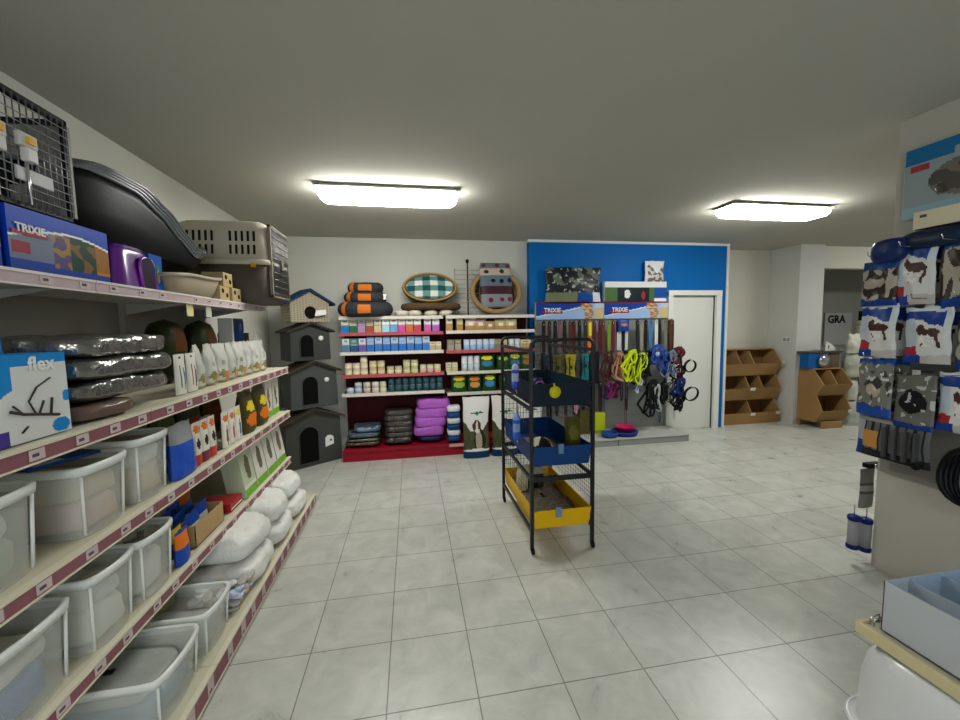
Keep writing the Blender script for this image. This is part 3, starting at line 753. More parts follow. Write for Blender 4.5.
b = MB(); w_, d_ = .46, .30
b.prism([(-w_/2,0),(w_/2,0),(w_/2,.25),(0,.37),(-w_/2,.25)], 1, 0, d_, beige); b.build('house_body', t)
b = MB(); b.grid(lambda u, v: ((u-.5)*w_, -.001, v*(.25+.12*(1-abs(2*u-1)))), 26, 22, chk, smooth=False); b.build('checked_front', t)
b = MB(); b.grid(lambda u, v: (-w_/2-.001, d_*(1-u), v*.25), 20, 18, chk, smooth=False); b.build('checked_side', t)
b = MB(); nb = M('#1d3556', .8)
for s in (-1, 1):
    poly = [(0,.365),(0,.40),(s*.30,.225),(s*.30,.20)]; b.prism(poly if s > 0 else poly[::-1], 1, -.04, d_+.0, nb)
b.build('roof', t, bevel=.006)
MB().prism([(.0+.07*math.cos(2*PI*i/20), .115+.075*math.sin(2*PI*i/20)) for i in range(20)], 1, -.004, -.001, M('#0a0a0b',.9)).build('doorway', t, 'dark round doorway')
MB().prism([(.03,.07),(.17,.09),(.17,.15),(.05,.14)], 1, -.05, -.047, white).build('paper_tag', t, 'white paper tag')

# ---------------------------------------------------------------- dark red shelving before the back wall
red, dred, rail = M('#8f1426', .45), M('#4b0d12', .6, var=.05), M('#d8d2c6', .45)
pinkr = M('#b5545c', .45)
g = thing('shelving_unit', 'two-bay dark red metal shelving with pale edge rails at the back wall', 'shelving', (.375, 5.10, 0))
XL, XM, XR = -1.255, .045, 1.25
MB().box(XL, XR, .445, .457, .1, 1.80, dred).build('back_panel', g)
for x in (XL, XM-.012, XR-.03): MB().box(x, x+.03, .40, .445, 0, 1.80, dred).build('upright', g)
levels = {0: [(1.795, rail), (1.595, pinkr), (1.355, rail), (1.07, pinkr), (.835, rail)], 1: [(1.795, rail), (1.60, rail), (1.345, pinkr), (1.07, rail), (.795, rail)]}
for bay, (xa, xb) in enumerate(((XL+.01, XM-.015), (XM+.02, XR-.005))):
    for z, rm in levels[bay]:
        s_ = MB().box(xa, xb, .0, .44, z-.022, z-.002, M('#7d1a24', .5)).build('shelf', g)
        MB().box(xa, xb, -.012, .0, z-.035, z+.006, rm).build('price_rail', s_, bevel=.002)
        MB().box(xa, xb, .0, .44, z-.002, z, M('#8a6a62', .6)).build('shelf_mat', s_)
b = MB(); b.box(XL, XR, -.10, .44, .0, .135, red); b.box(XL, XR, -.11, -.095, .11, .155, red); b.build('base_plinth', g, bevel=.004)
MB().box(XM+.02, XM+.5, -.125, -.11, .115, .15, M('#c9a59a',.5)).build('price_rail', g)

ORD = ['first','second','third','fourth','fifth','sixth','seventh','eighth','ninth','tenth','eleventh','twelfth','thirteenth','fourteenth','fifteenth','sixteenth']
C_ = lambda h: M(h, .4)
def row_boxes(z, spec, rowname, group, y=5.13, d=.12, kind='food_box', cat='box'):
    """spec: (x, w, h, lower colour, upper colour)"""
    for k, (x, w, h, c1, c2) in enumerate(spec):
        s1, s2 = C_(c1), C_(c2)
        acc = C_('#b9b4a6') if k % 2 else C_('#8f8a80')
        mf = lambda u, v, s1=s1, s2=s2, acc=acc: (s1 if v < .48 else acc if (.48 <= v < .56) or blob(u, v, .5, .8, .28, .08) else s2)
        b = carton(w*.93, d, h, s2, mf, (8, 16)); o = b.build(kind); place(o, (x, y, z+.001)); 
        tag(o, '%s %s from left %s' % (ORD[k], 'box' if kind == 'food_box' else 'pack', rowname), cat, group)
A = [('#1f7fc0','#cfd0c0'),('#2f6a4a','#c3c4a8'),('#b58ac0','#d2c9d2'),('#a0543a','#c2bb98'),('#cbbf95','#cdc8b4'),('#9fd0e6','#dfe9ee'),('#6aa5cf','#e2e4e8'),('#cf4f9a','#dccfd8'),('#cf6a35','#dcd8c8'),('#c2455a','#dfe2d4')]
X0 = -.805
sp = [(X0 + k*.0985, .096, .175, a, c) for k, (a, c) in enumerate(A)] + [(.21, .092, .165, '#d05aa8', '#dcd0dc'), (.315, .095, .165, '#b05cc0', '#d8d4e4')]
row_boxes(1.595, sp, 'in the top row of the left red bay', 'pet food boxes, top row of the left bay')
B = [('#5a80a8','#c7d0cf'),('#2f5a80','#4a8a8a'),('#6a5aa8','#cfc8e0')] + [('#2f6fc0','#7fa8da'),('#3a78c4','#a8bfdf')]*4
sp = [(X0 + k*.099, .094, .185 if k > 2 else .17, a, c) for k, (a, c) in enumerate(B)]
row_boxes(1.355, sp, 'in the blue second row of the left red bay', 'blue food boxes, second row of the left bay')
row_boxes(1.355, [(.265,.085,.11,'#bfae82','#d6cba6'),(.345,.07,.11,'#c8b88c','#d9cfae')], 'of two low cream boxes, second row of left bay', 'cream boxes, second row of the left bay')
# cans
def can(x, y, z, r, h, c1, c2, label, group, cat='can'):
    key = (r, h, c1, c2)
    if key not in _cans:
        t = thing('food_can', label, cat, (x, y, z), 0, group)
        MB().lathe([(r*.98,.0),(r,.003),(r,h*.5)], C_(c1), 18).lathe([(r,h*.5),(r,h-.004)], C_(c2), 18, cap=False).build('can_body', t)
        MB().lathe([(r*.98,h-.004),(r*.96,h),(r*.85,h-.003),(.001,h-.003)], M('#b9bab8',.3,.8), 18).build('can_lid', t)
        _cans[key] = t; return t
    t = copy_tree(_cans[key]); t.location = (x, y, z); tag(t, label, cat, group); return t
_cans = {}
def cans(z, cols, words, group, y=5.17):
    for (x, n, r, h, c1, c2) in cols:
        for j in range(n):
            can(x, y, z + .001 + j*(h+.0005), r, h, c1, c2, words, group)
cans(1.07, [(-.79,2,.045,.075,'#d8cfa0','#dcc8c2'),(-.695,2,.045,.075,'#d8cfa0','#dcc8c2'),(-.60,3,.045,.075,'#d8cfa0','#dcc8c2')], 'cream and pink can stacked at the left end of the third row', 'pink and cream cans, third row')
cans(1.07, [(-.49,2,.045,.085,'#cfc596','#cdbb8f'),(-.39,2,.045,.085,'#cfc596','#cdbb8f')], 'tan can stacked two high beside the pink cans in the third row', 'tan cans, third row')
cans(1.07, [(-.275,1,.045,.095,'#d5cba4','#c8bd94'),(-.175,1,.045,.095,'#d5cba4','#c8bd94')], 'single tan can left of the two-high yellow-green cans, third row', 'single tan cans, third row')
cans(1.07, [(-.07,2,.045,.085,'#c9c78e','#b9ba92'),(.03,2,.045,.085,'#c9c78e','#b9ba92')], 'yellow-green can stacked two high in the middle of the third row', 'yellow-green cans, third row')
cans(1.07, [(.14,1,.042,.105,'#c9a79a','#d8cfa0'),(.232,1,.042,.105,'#c9a79a','#d8cfa0'),(.325,1,.042,.105,'#d0b08f','#ddd4a8')], 'pink-footed cream can at the right end of the third row', 'pink-footed cans, third row')
cans(.835, [(-.78,1,.045,.075,'#a9b8cc','#d5dbe4'),(-.68,2,.045,.07,'#8fa5bd','#cfd6da'),(-.575,2,.045,.07,'#c2a58f','#dcd6c4'),(-.47,2,.045,.07,'#c9b8a4','#dcdad0'),(-.375,2,.042,.07,'#cfc39c','#d9d2c0')], 'pale patterned can at the left of the lowest can row', 'pale cans, lowest row of the left bay')
cans(.835, [(-.27+k*.088,2,.042,.085,'#24424c','#3e5f68') for k in range(8)], 'dark teal can in the block at the right of the lowest can row', 'dark teal cans, lowest row of the left bay')
# red trays under the third row
# right bay
row_boxes(1.60, [(.49,.085,.165,'#b98a4a','#d4cfae'),(.625,.085,.165,'#b58a42','#c4ba86')], 'in the top row of the right red bay', 'pet food boxes, top row of the right bay')
for k, (x, w, h, c, lab) in enumerate([(.77,.13,.16,'#d0b5ad','pinkish treat bag, leftmost on the top row of the right bay'),(.90,.14,.15,'#b5948a','dusty pink treat bag in the middle of the top row, right bay'),(1.03,.12,.12,'#a98560','low brown treat bag on the top row, right bay'),(1.17,.14,.14,'#b3a878','olive-cream treat bag, second last on the top row, right bay'),(1.31,.15,.145,'#bfb58c','cream treat bag at the right end of the top row')]):
    o = pouch(w*1.15, .07, h, band((.4, C_('#b58a52')), (1, C_(c)), (.5,.55,.2,.2,C_('#e0dccb'))), 10, 10, .006, k+40).build('treat_bag'); place(o, (x, 5.15, 1.601)); tag(o, lab, 'bag')
row_boxes(1.345, [(.50+k*.095,.09,.14,'#a89a86','#8d8672') for k in range(2)], 'of two patterned boxes in the second row of the right bay', 'patterned boxes, right bay')
cans(1.345, [(.715+k*.086,1,.040,.14,'#8fb4d6','#c9d6e2') for k in range(5)], 'light blue can beside the patterned boxes, second row of the right bay', 'light blue cans, right bay')
row_boxes(1.345, [(1.125,.09,.135,'#8a7f63','#9c937a'),(1.215,.08,.125,'#a3946a','#bdb288')], 'of two brown-grey boxes right of the light blue cans', 'brown-grey boxes, right bay')
cans(1.345, [(1.32+k*.083,1,.038,.135,'#b9c9d4','#d0d8dc') for k in range(2)], 'grey-white can at the right of the second row, right bay', 'grey-white cans, right bay')
row_boxes(1.345, [(1.51,.15,.12,'#c5ac74','#d3c59a')], 'cream box at the right end of the second row', 'cream box, right bay')
row_boxes(1.07, [(.47,.075,.115,'#c8c090','#d3cda8'),(.55,.075,.115,'#c4ba88','#d3cda8')], 'of two low cream boxes in the third row, right bay', 'cream boxes, third row of the right bay')
cans(1.07, [(.68+k*.083,1,.038,.20,'#b7c2c9','#d9dddf') for k in range(3)], 'tall white and grey can in the third row of the right bay', 'tall white cans, right bay')
def pb(c): return C_(c)
dg = C_('#1e4a24')
for k, (x, z, w, h, c1, c2, lab) in enumerate([(.98,1.071,.20,.22,'#3d78a8','#d3cc3a','green bag with blue and yellow label beside the tall white cans'),(1.20,1.071,.17,.20,'#234f2a','#a8b83a','dark green bag half hidden by the cage post, third row'),(1.36,1.071,.17,.235,'#3a7ab5','#d8d23c','green bag with bright yellow-blue label behind the cage'),(1.52,1.071,.16,.23,'#b5703a','#a88a35','green bag with orange label at the end of the third row'),
    (.60,.796,.20,.235,'#8ba83a','#c9a83a','yellow-green bag, leftmost of the lowest row, right bay'),(.81,.796,.18,.225,'#c98a50','#d0702f','green bag with orange label in the lowest row, right bay'),(1.01,.796,.18,.235,'#3a86c0','#cbd23a','green bag with yellow over blue label, lowest row, right bay'),(1.24,.796,.20,.20,'#3c3f25','#c8b83a','dark bag with yellow marks seen through the cage, lowest row')]):
    o = pouch(w*1.05, .10, h, band((.1, dg), (1, dg), (.5,.42,.38,.17, pb(c1)), (.5,.76,.36,.14, pb(c2))), 14, 16, .006, k+60).build('grain_bag'); place(o, (x, 5.16, z)); tag(o, lab, 'bag')
# bottom: litter mats, black packs, purple packs
flat = [(-.66, .157, .44, .36, .055, '#6e6a58', 'flat olive-grey pack at the bottom of the left pile on the red base'),(-.65, .210, .42, .34, .045, '#7d786a', 'flat grey pack second in the left pile on the red base'),(-.64, .258, .40, .34, .07, '#5d6d7c', 'shiny blue-grey pack third in the left pile on the red base'),(-.60, .325, .34, .30, .08, '#6f8494', 'crumpled blue-grey pack on top of the left pile'),]
for k, (x, z, w, d, h, c, lab) in enumerate(flat):
    o = pillow(w, d, h, M(c, .18, .6, bump=1.0, bscale=26), 40, 14, .012, k+.5, 5).build('shiny_pack'); place(o, (x, 5.28, z), (k-1)*3); tag(o, lab, 'pack')
for k in range(6):
    o = pillow(.37, .32, .086, M('#4f4c48', .16, .7, bump=1.0, bscale=26), 40, 14, .010, k+8.5, 5).build('black_pack'); place(o, (-.20 + .008*(k % 2), 5.27, .157 + k*.072), (k % 3 - 1)*3)
    tag(o, 'shiny black pack, %s from the bottom of the middle pile on the red base' % ORD[k], 'pack', 'pile of black packs')
pk = M('#b062c2', .32, bump=.8, bscale=18)
o = pillow(.33, .30, .075, M('#2b2a5a', .35, bump=.3), 26, 10, .006, 3).build('navy_pack'); place(o, (.215, 5.27, .157)); tag(o, 'dark navy pack under the purple packs', 'pack')
for k in range(4):
    o = pillow(.40 + .01*k, .32, .140, pk, 44, 16, .012, k+20, 6).build('purple_pack'); place(o, (.195 + .022*k, 5.27, .228 + k*.118), (k % 2)*4 - 2)
    tag(o, 'bright purple pack, %s from the bottom of the purple pile' % ORD[k], 'pack', 'pile of purple packs')
for k in range(6):
    mm = C_('#1a4c80') if k % 2 == 0 else C_('#d5dade')
    o = pillow(.17, .22, .078, mm, 20, 8, .004, k+30, 6).build('striped_pack'); place(o, (.515, 5.15, .157 + k*.078)); tag(o, '%s pack, %s from the bottom of the striped stack beside the food sacks' % ('blue' if k % 2 == 0 else 'white', ORD[k]), 'pack', 'blue and white packs')
# big dog food sacks on the floor
dw, nv_, gr = C_('#dcdcd8'), C_('#14365e'), C_('#4d5230')
def dogbag(u, v, front=True):
    if v < .115: return nv_
    if v < .135 + .03*math.sin(u*3): return dw
    if front:
        if blob(u, v, .52, .52, .045, .10) or blob(u, v, .52, .455, .09, .04): return C_('#ddd8cf')
        if blob(u, v, .51, .53, .17, .10): return C_('#4f3420')
        if blob(u, v, .60, .30, .23, .19): return C_('#a89c88') if blob(u, v, .57, .29, .13, .17) else C_('#2f261c')
        if blob(u, v, .40, .745, .14, .012) or blob(u, v, .66, .745, .13, .014): return C_('#3a3f38')
        if blob(u, v, .52, .735, .07, .03): return C_('#2f8a3f')
    if v < .44 + .16*(abs(u-.5)*2)**2*1.0 + .04*hashn(u*6, 0, 0): return gr if hashn(u*9, v*9, 3) < .1 else C_('#45443a')
    return dw
for k, (x, y, lab) in enumerate([(.775, 4.86, 'tall white and green dog food sack with navy foot, left of the cage'), (1.145, 4.87, 'second tall dog food sack, partly hidden by the cage post'), (1.48, 4.88, 'third tall dog food sack, seen through the cage')]):
    o = pouch(.34, .14, .775, dogbag, 36, 60, .012, k+5, crimp=.02).build('dog_food_sack'); place(o, (x, y, 0)); tag(o, lab, 'sack', 'dog food sacks on the floor')

# ---------------------------------------------------------------- on top of the red shelving
zt = 1.797
gb, ob = M('#35373b', .85, bump=.3, bscale=60), M('#c9702a', .8, bump=.2)
for k, (x, z, R_, r_, rx, lab) in enumerate([(-.56, zt, .245, .095, 3, 'bottom grey ring-shaped dog bed with orange patches'), (-.555, zt+.165, .19, .075, 4, 'middle grey ring-shaped dog bed with orange inside'), (-.55, zt+.29, .150, .07, 4, 'top grey ring-shaped dog bed with a broad orange patch')]):
    t = thing('ring_bed', lab, 'dog bed', (x, 5.24, z), 0, 'grey and orange dog beds', rx)
    b = MB()
    b.grid(lambda u, v: ((R_-.0 + r_*math.cos(2*PI*v))*math.cos(2*PI*u), (R_*.8 + r_*math.cos(2*PI*v))*math.sin(2*PI*u), r_ + r_*math.sin(2*PI*v)*(1 + .08*hashn(u*8, k, 0))), 40, 14, gb, closeu=True)
    b.build('padded_ring', t)
    MB().lathe([(R_*.9, r_*.6),(R_*.8, r_*.9),(.001, r_*.85)], ob, 28, sy=.8).build('orange_cushion', t, 'orange inner cushion')
    for a, wd, vr in ((-88, .10, 1.1), (-135, .045, 2.1)):
        b = MB(); a0 = math.radians(a)
        b.grid(lambda u, v: ((R_ + (r_+.005)*math.cos((v-.42)*vr))*math.cos(a0 + (u-.5)*wd/R_*1.1), (R_*.8 + (r_+.005)*math.cos((v-.42)*vr))*math.sin(a0 + (u-.5)*wd/R_*1.1), r_ + (r_+.005)*math.sin((v-.42)*vr)), 8, 8, ob)
        b.build('orange_patch', t, 'orange patch')
o = pouch(.08, .04, .07, band((1, white)), 8, 8, .003, 9).build('paper_label'); place(o, (-.33, 5.14, zt+.21)); tag(o, 'white paper label at the right edge of the stacked ring beds', 'label')
wick, wickd = M('#7a5f42', .8, bump=1.0, bscale=70), M('#5d4833', .8, bump=1.0, bscale=70)
def torus(R1, R2, r, m, b=None, seg=10, n=44, z=0, plane='xy', c=(0,0,0)):
    b = b or MB(); P = []
    for i in range(n):
        a = 2*PI*i/n; P.append((c[0]+R1*math.cos(a), c[1]+R2*math.sin(a), c[2]+z) if plane == 'xy' else (c[0]+R1*math.cos(a), c[1], c[2]+R2*math.sin(a)))
    return b.tube(P, r, m, seg, closed=True)
for k, (x, lab) in enumerate([(-.20,'leftmost'),(-.03,'second from left'),(.17,'second from right'),(.36,'rightmost')]):
    o = pillow(.19, .34, .075, M('#cfc7b4', .9), 26, 8, .004, k, 2.6).build('flat_cushion'); place(o, (x+.09, 5.28, zt)); tag(o, 'cream cushion under the dark wicker bed, ' + lab + ' of four', 'cushion', 'cream cushions under the wicker bed')
t = thing('wicker_bed', 'dark brown flat wicker bed lying on the cream cushions', 'dog bed', (.27, 5.30, zt+.078))
torus(.35, .19, .045, wickd, z=.045).build('wicker_rim', t); MB().lathe([(.33,.02),(.33,.04),(.001,.04)], wickd, 36, sy=.55).build('wicker_base', t)
t = thing('oval_basket', 'oval wicker basket bed with a green and white checked cushion, leaning', 'dog bed', (.265, 5.30, zt+.19), 0, None, -18)
torus(.335, .185, .028, wick, plane='xz', c=(0,0,.20)).build('wicker_rim', t)
b = torus(.32, .175, .03, wickd, plane='xz', c=(0,.05,.20)); torus(.30, .16, .03, wickd, b, plane='xz', c=(0,.10,.20)); b.build('wicker_side', t)
torus(.345, .195, .011, M('#b08f52', .6), plane='xz', c=(0,-.024,.20)).build('rim_braid', t, 'light straw braid')
plaid = [[M('#dfe3dc',.9), M('#5f8c86',.9)], [M('#6f9490',.9), M('#1f4f50',.9)]]
b = MB(); b.grid(lambda u, v: (.31*math.cos(2*PI*u)*(v+.001), -.02 - .045*(1-v*v), .20 + .165*math.sin(2*PI*u)*(v+.001)), 96, 30,
    lambda u, v: plaid[int((.31*math.cos(2*PI*u)*v + 1)/.10) % 2][int((.165*math.sin(2*PI*u)*v + 1)/.072) % 2], closeu=True)
b.build('checked_cushion', t, 'green and white checked cushion')
t = thing('round_basket', 'round pale wicker basket bed with a patterned cushion, standing on its side', 'dog bed', (1.15, 5.24, zt+.02), 0, None, -12)
ws = M('#a3885c', .75, bump=1.0, bscale=60)
torus(.325, .28, .034, ws, plane='xz', c=(0,0,.31)).build('wicker_rim', t)
b = torus(.315, .27, .03, wick, plane='xz', c=(0,.05,.31)); torus(.30,.26,.03,ws,b,plane='xz',c=(0,.10,.31)); torus(.28,.24,.03,wick,b,plane='xz',c=(0,.14,.31)); b.build('wicker_side', t)
MB().lathe([(.001,0),(.28,0),(.28,.01),(.001,.01)], wickd, 36, (0,.155,.31), 'y').build('wicker_base', t)
cb = [C_('#70757e'), C_('#b7b0a4'), C_('#4c5662'), C_('#4a2a33'), C_('#6b727c')]
def cf(u, v):
    if v > .86: m = cb[4]; dots = C_('#6a2a3a')
    elif v > .70: m = C_('#b9ab98'); dots = C_('#2c2c2c')
    elif v > .46: m = C_('#5f6e7c'); dots = C_('#15181c')
    elif v > .28: m = C_('#43222c'); return m
    else: m = C_('#7d8289'); dots = C_('#6a2236')
    for cu, cv in ((.12,.93),(.55,.93),(.9,.92),(.2,.78),(.68,.79),(.4,.58),(.66,.57),(.92,.59),(.3,.15),(.65,.16),(.9,.17)):
        if blob(u, v, cu, cv, .07, .05): return dots
    return m
b = MB(); b.grid(lambda u, v: ((u-.5)*.44*(1-.10*abs(2*v-1)**6), -.02-.04*math.sqrt(max(0,1-abs(2*u-1)**4)*max(0,1-abs(2*v-1)**4)), .085 + v*.62), 40, 50, cf)
b.grid(lambda u, v: ((.5-u)*.44*(1-.10*abs(2*v-1)**6), -.02+.03*math.sqrt(max(0,1-abs(2*u-1)**4)*max(0,1-abs(2*v-1)**4)), .085 + v*.62), 20, 20, C_('#70757e'))
b.build('patterned_cushion', t, 'grey cushion with banded pattern')
t = thing('wire_stand', 'thin wire display stand with black ball-topped pole between the two baskets', 'stand', (.78, 5.42, zt))
MB().tube([(0,0,0),(0,0,.72)], .009, black, 8).build('pole', t); MB().lathe([(.001,.71),(.018,.722),(.024,.742),(.018,.762),(.001,.77)], black, 14).build('pole_ball', t)
b = MB()
for i in range(10): b.tube([(-.18+.01*(i%2), -.02, .06+i*.062),(.16,-.02,.06+i*.062)], .0035, M('#9a978c',.5), 6)
for x in (-.18,.16): b.tube([(x,-.02,.0),(x,-.02,.64)], .0035, M('#9a978c',.5), 6)
b.build('wire_rack', t)
# ---------------------------------------------------------------- grey pegboard stand with leads and harnesses
pg = M('#858783', .5, .1); lgrey = M('#b4b6b1', .45)
g = thing('display_stand', 'grey metal display stand with blue header boards and hooks of leads before the blue wall', 'stand', (2.75, 5.38, 0))
for bx0, bx1 in ((-1.03, -.02), (-.015, 1.0)):
    b = MB(); b.box(bx0, bx1, -.012, 0, .105, 1.74, pg)
    for z in (.30, .58, .86, 1.14, 1.42): b.box(bx0, bx1, -.014, -.012, z, z+.004, M('#6f716d', .5))
    b.build('back_panel', g)
for x in (-1.045, -.03, .995): MB().box(x, x+.025, -.03, .0, 0, 1.98, M('#8b8d8a', .4, .4)).build('upright', g)
b = MB(); b.box(-1.04, 1.05, -.50, 0, .0, .085, M('#8f918e', .5)); b.box(-1.045, 1.055, -.51, 0, .085, .105, lgrey); b.build('platform', g, bevel=.003)
MB().box(-.02, -.012, -.505, -.50, .0, .085, M('#5c5e5b', .6)).build('platform_seam', g)
b = MB().box(-1.03, 1.0, -.03, -.01, 1.955, 1.975, M('#7a1a4a', .5)); b.build('top_strip', g)
def hdr(u, v):
    if blob(u, v, .78, .3, .07, .45) or blob(u, v, .74, .8, .09, .25): return M('#a87b58', .4) if hashn(u*14, v*9, 2) < .05 else M('#d0b69c', .4)
    if v > .42 + .75*(u-.25)*1.2 and u < .66: return M('#1b3f9a', .35)
    if v > .36 + .75*(u-.25)*1.2 and u < .7: return M('#dfe6ee', .35)
    if u > .87: return M('#c9b98a', .4) if v < .7 else M('#b9c6dc', .4)
    return M('#9dbbe0', .35)
for x0, x1 in ((-1.03, -.02), (-.01, 1.0)):
    h = MB(); h.grid(lambda u, v: (x0 + u*(x1-x0), -.045, 1.735 + v*.22), 60, 18, hdr, smooth=False); h.box(x0, x1, -.044, -.03, 1.735, 1.955, white)
    ho = h.build('header_board', g)
    MB().box(x0+.09, x0+.39, -.048, -.046, 1.815, 1.85, M('#9c1c36',.4)).build('logo_swoosh', ho)
    text('TRIXIE', .085, white, ho, (x0+.24, -.05, 1.86), name='logo_lettering', bold=.002)
hookm = M('#b5b6b4', .25, .9)
metalc = M('#bfc0bd', .25, .9)
hook_spots = {1: (1.70, [2.75-.97 + i*.0725 for i in range(27)]), 2: (1.255, [1.80 + i*.115 for i in range(17)]), 3: (.82, [1.85 + i*.13 for i in range(15)])}
for r_, (z, xs) in hook_spots.items():
    for x in xs:
        MB().tube([(x-2.75, -.012, z+.012), (x-2.75, -.26, z+.016), (x-2.75, -.272, z+.034)], .003, hookm, 6).build('hook', g)
MB().tube([(-.1, -.06, .80), (.98, -.06, .80)], .006, hookm, 8).build('cross_rail', g)
def lead(x, y, z, L, c, label, group, w=.027, c2=None, clip=True):
    t = thing('dog_lead', label, 'lead', (x, y, z), 0, group)
    m = M(c, .6)
    # looped strap: over the hook, down, turned and back up
    P = [(0,-.004,.004),(-.012,-.004,-.01),(-.013,-.006,-L*.35),(-.011,-.008,-L*.8),(-.006,-.010,-L*.97),(0,-.011,-L),(.006,-.010,-L*.97),(.011,-.008,-L*.8),(.013,-.006,-L*.35),(.012,-.004,-.01)]
    MB().tube(P, 0, m, flat=(.004, w), closed=True, rz=(0,1,0)).build('strap', t)
    if c2:
        MB().tube([(0,-.018,-.02),(.001,-.02,-L*.46)], 0, M(c2,.6), flat=(.006,w*1.6), rz=(0,1,0)).build('bright_sleeve', t, 'differently coloured upper sleeve')
    if clip:
        MB().tube([(0,-.016,-.005),(.007,-.016,-.018),(0,-.016,-.03),(-.007,-.016,-.018)], .0035, metalc, 6, closed=True).tube([(0,-.016,-.03),(0,-.016,-.055)], .004, metalc, 6).build('snap_hook', t)
    return t
cols1 = ['#2a1c1a','#3a2226','#1b1c20','#7a5560','#241a18','#4a3020','#5a1f26','#18191b','#2b2f30','#e0761f','#5a2028','#4a1a2a','#6a3a2a','#6f8a2a','#6a1a38','#4a3426','#1c1b1a',None,None,'#23242a','#8c8a80','#1d1d20','#3a78b0','#c9cac6','#1f1f20','#6f7068','#4f3322']
wordsc = {'#e0761f':'orange lead with a yellow upper part, hanging in the top row','#3a78b0':'light blue lead hanging right of the white card, top row','#c9cac6':'whitish lead next to the light blue lead, top row','#6f8a2a':'olive green lead hanging in the top row behind the cage','#8c8a80':'pale grey lead right of the white card, top row','#6f7068':'grey round lead in the dark group at the right, top row','#7a5560':'dusty pink lead near the left end of the top row','#6a1a38':'wine red padded lead in the middle of the top row','#3a78b1':''}
z, xs = hook_spots[1]
seen = {}
for i, x in enumerate(xs):
    c = cols1[i]
    if c is None: continue
    if c in wordsc: lead(x, 5.38-.20-.02*(i%2), z, .43, c, wordsc[c], None, .026, '#e6d52a' if c == '#e0761f' else None)
    else: lead(x, 5.38-.19-.025*(i%3), z, .42 + .02*(i%3), c, 'dark lead in the top hook row, brown, black or dark red', 'dark leads, top hook row')
for k, (x, c, lab) in enumerate([(3.60,'#4f3322','brown round leather lead near the right end of the top row'),(3.655,'#5a3a24','brown round leather lead second from the right end, top row'),(3.71,'#2a1c16','thick dark lead at the right end of the top row')]):
    lead(x, 5.17, 1.70, .45, c, lab, None, .022)
# pouch and card hanging in the gap of the top row
o = pouch(.17, .04, .16, band((1, M('#1c3f93',.35)), (.5,.55,.36,.10, M('#c07a2a',.4))), 12, 12, .003, 3).build('blister_pack'); place(o, (2.93, 5.13, 1.555)); tag(o, 'blue pack with an orange streak hanging in the middle of the top row', 'pack')
o = MB().box(-.085,.085,0,.012,0,.26, M('#b9bfc2',.35)).build('hang_card', bevel=.004); place(o, (2.93, 5.16, 1.285)); tag(o, 'pale blank card hanging under the blue pack in the top row', 'card')

def harness(x, y, z, w, h, c, label, group=None, n=3, seed=0, thick=.018, c2=None, ring=True):
    """bundle of webbing loops hanging from a hook"""
    t = thing('dog_harness', label, 'harness', (x, y, z), 0, group)
    q = random.Random(seed + 17)
    n += 1
    for k in range(n):
        m = M((c2 if (c2 and k % 2) else c), .6)
        ph = q.uniform(-.3, .3); ww = w*(.35 + .55*q.random()); hh = h*(.72 + .28*q.random()); xo = q.uniform(-w*.30, w*.30)
        P = []; ro = q.uniform(-.45, .45); wb = q.uniform(.01, .03)
        for i in range(22):
            a = 2*PI*i/22
            X_, Z_ = xo*(1-math.cos(a))/2 + ww/2*math.sin(a)*(1 + .35*math.sin(2*a+ph)) + wb*math.sin(3*a+ph*5), -hh/2 + hh/2*math.cos(a) + wb*math.sin(4*a+ph)
            P.append((X_*math.cos(ro) - Z_*math.sin(ro)*.6, -.012*k - .02*math.sin(a+k), X_*math.sin(ro) + Z_*math.cos(ro)*1.0))
        MB().tube(P, 0, m, flat=(.008, thick*1.05), closed=True, rz=(0,1,0)).build('webbing_loop', t)
    b = MB(); b.box(-.012,.012,-.012*n-.016,-.012*n-.006,-h*.45,-h*.45+.03, black); b.build('buckle', t)
    MB().tube([(.012*math.cos(2*PI*i/12), -.012*n-.008, -.03+.012*math.sin(2*PI*i/12)) for i in range(12)], .0025, metalc, 6, closed=True).build('steel_ring', t)
    return t
def padded(x, y, z, w, h, c, label, group=None):
    t = thing('dog_harness', label, 'harness', (x, y, z), 0, group)
    m = M(c, .75)
    MB().grid(lambda u, v: (w/2*(2*u-1)*(.65+.35*abs(2*v-1)), -.01-.014*math.sin(PI*u), -h*v), 10, 14, m).build('padded_panel', t, thick=.008)
    MB().tube([(-.02,-.03,-h*.1),(-.03,-.04,-h*.5),(-.01,-.03,-h*.9)], 0, M('#222222',.6), flat=(.012,.004)).build('strap', t)
    MB().box(-.014,.014,-.045,-.03,-h*.5,-h*.4, black).build('buckle', t)
    return t
for k in range(8):
    lead(1.80 + .115*k, 5.27, 1.262, .43, ['#17181c','#2a1d1a','#20242e','#1b1512'][k % 4], 'dark lead hanging behind the padded harnesses in the middle row', 'dark leads, middle row behind the cage', .03)
for k in range(7):
    lead(1.85 + .13*k, 5.22, .827, .44, ['#1b1c20','#2b2326','#3a2030','#191a1e'][k % 4], 'dark lead hanging in the bottom row behind the cage', 'dark leads, bottom row behind the cage', .032)
lead(2.24, 5.17, .827, .40, '#b88a9a', 'pale pink striped lead in the bottom row behind the cage', None, .04)
z = 1.255
padded(1.96, 5.15, z, .15, .40, '#5a5a1c', 'dull olive padded harness seen through the cage, middle row')
padded(2.15, 5.15, z, .17, .40, '#a39a1a', 'mustard yellow padded harness in the middle row behind the cage')
padded(2.36, 5.14, z, .12, .36, '#137d84', 'teal padded harness in the middle row behind the cage')
padded(1.80, 5.16, z, .10, .38, '#25324a', 'dark blue padded harness at the left end of the middle row')
for k, x in enumerate((2.46, 2.54)): padded(x, 5.16, z, .08, .42, '#15171c', 'black padded harness behind the cage post, middle row', 'black padded harnesses')
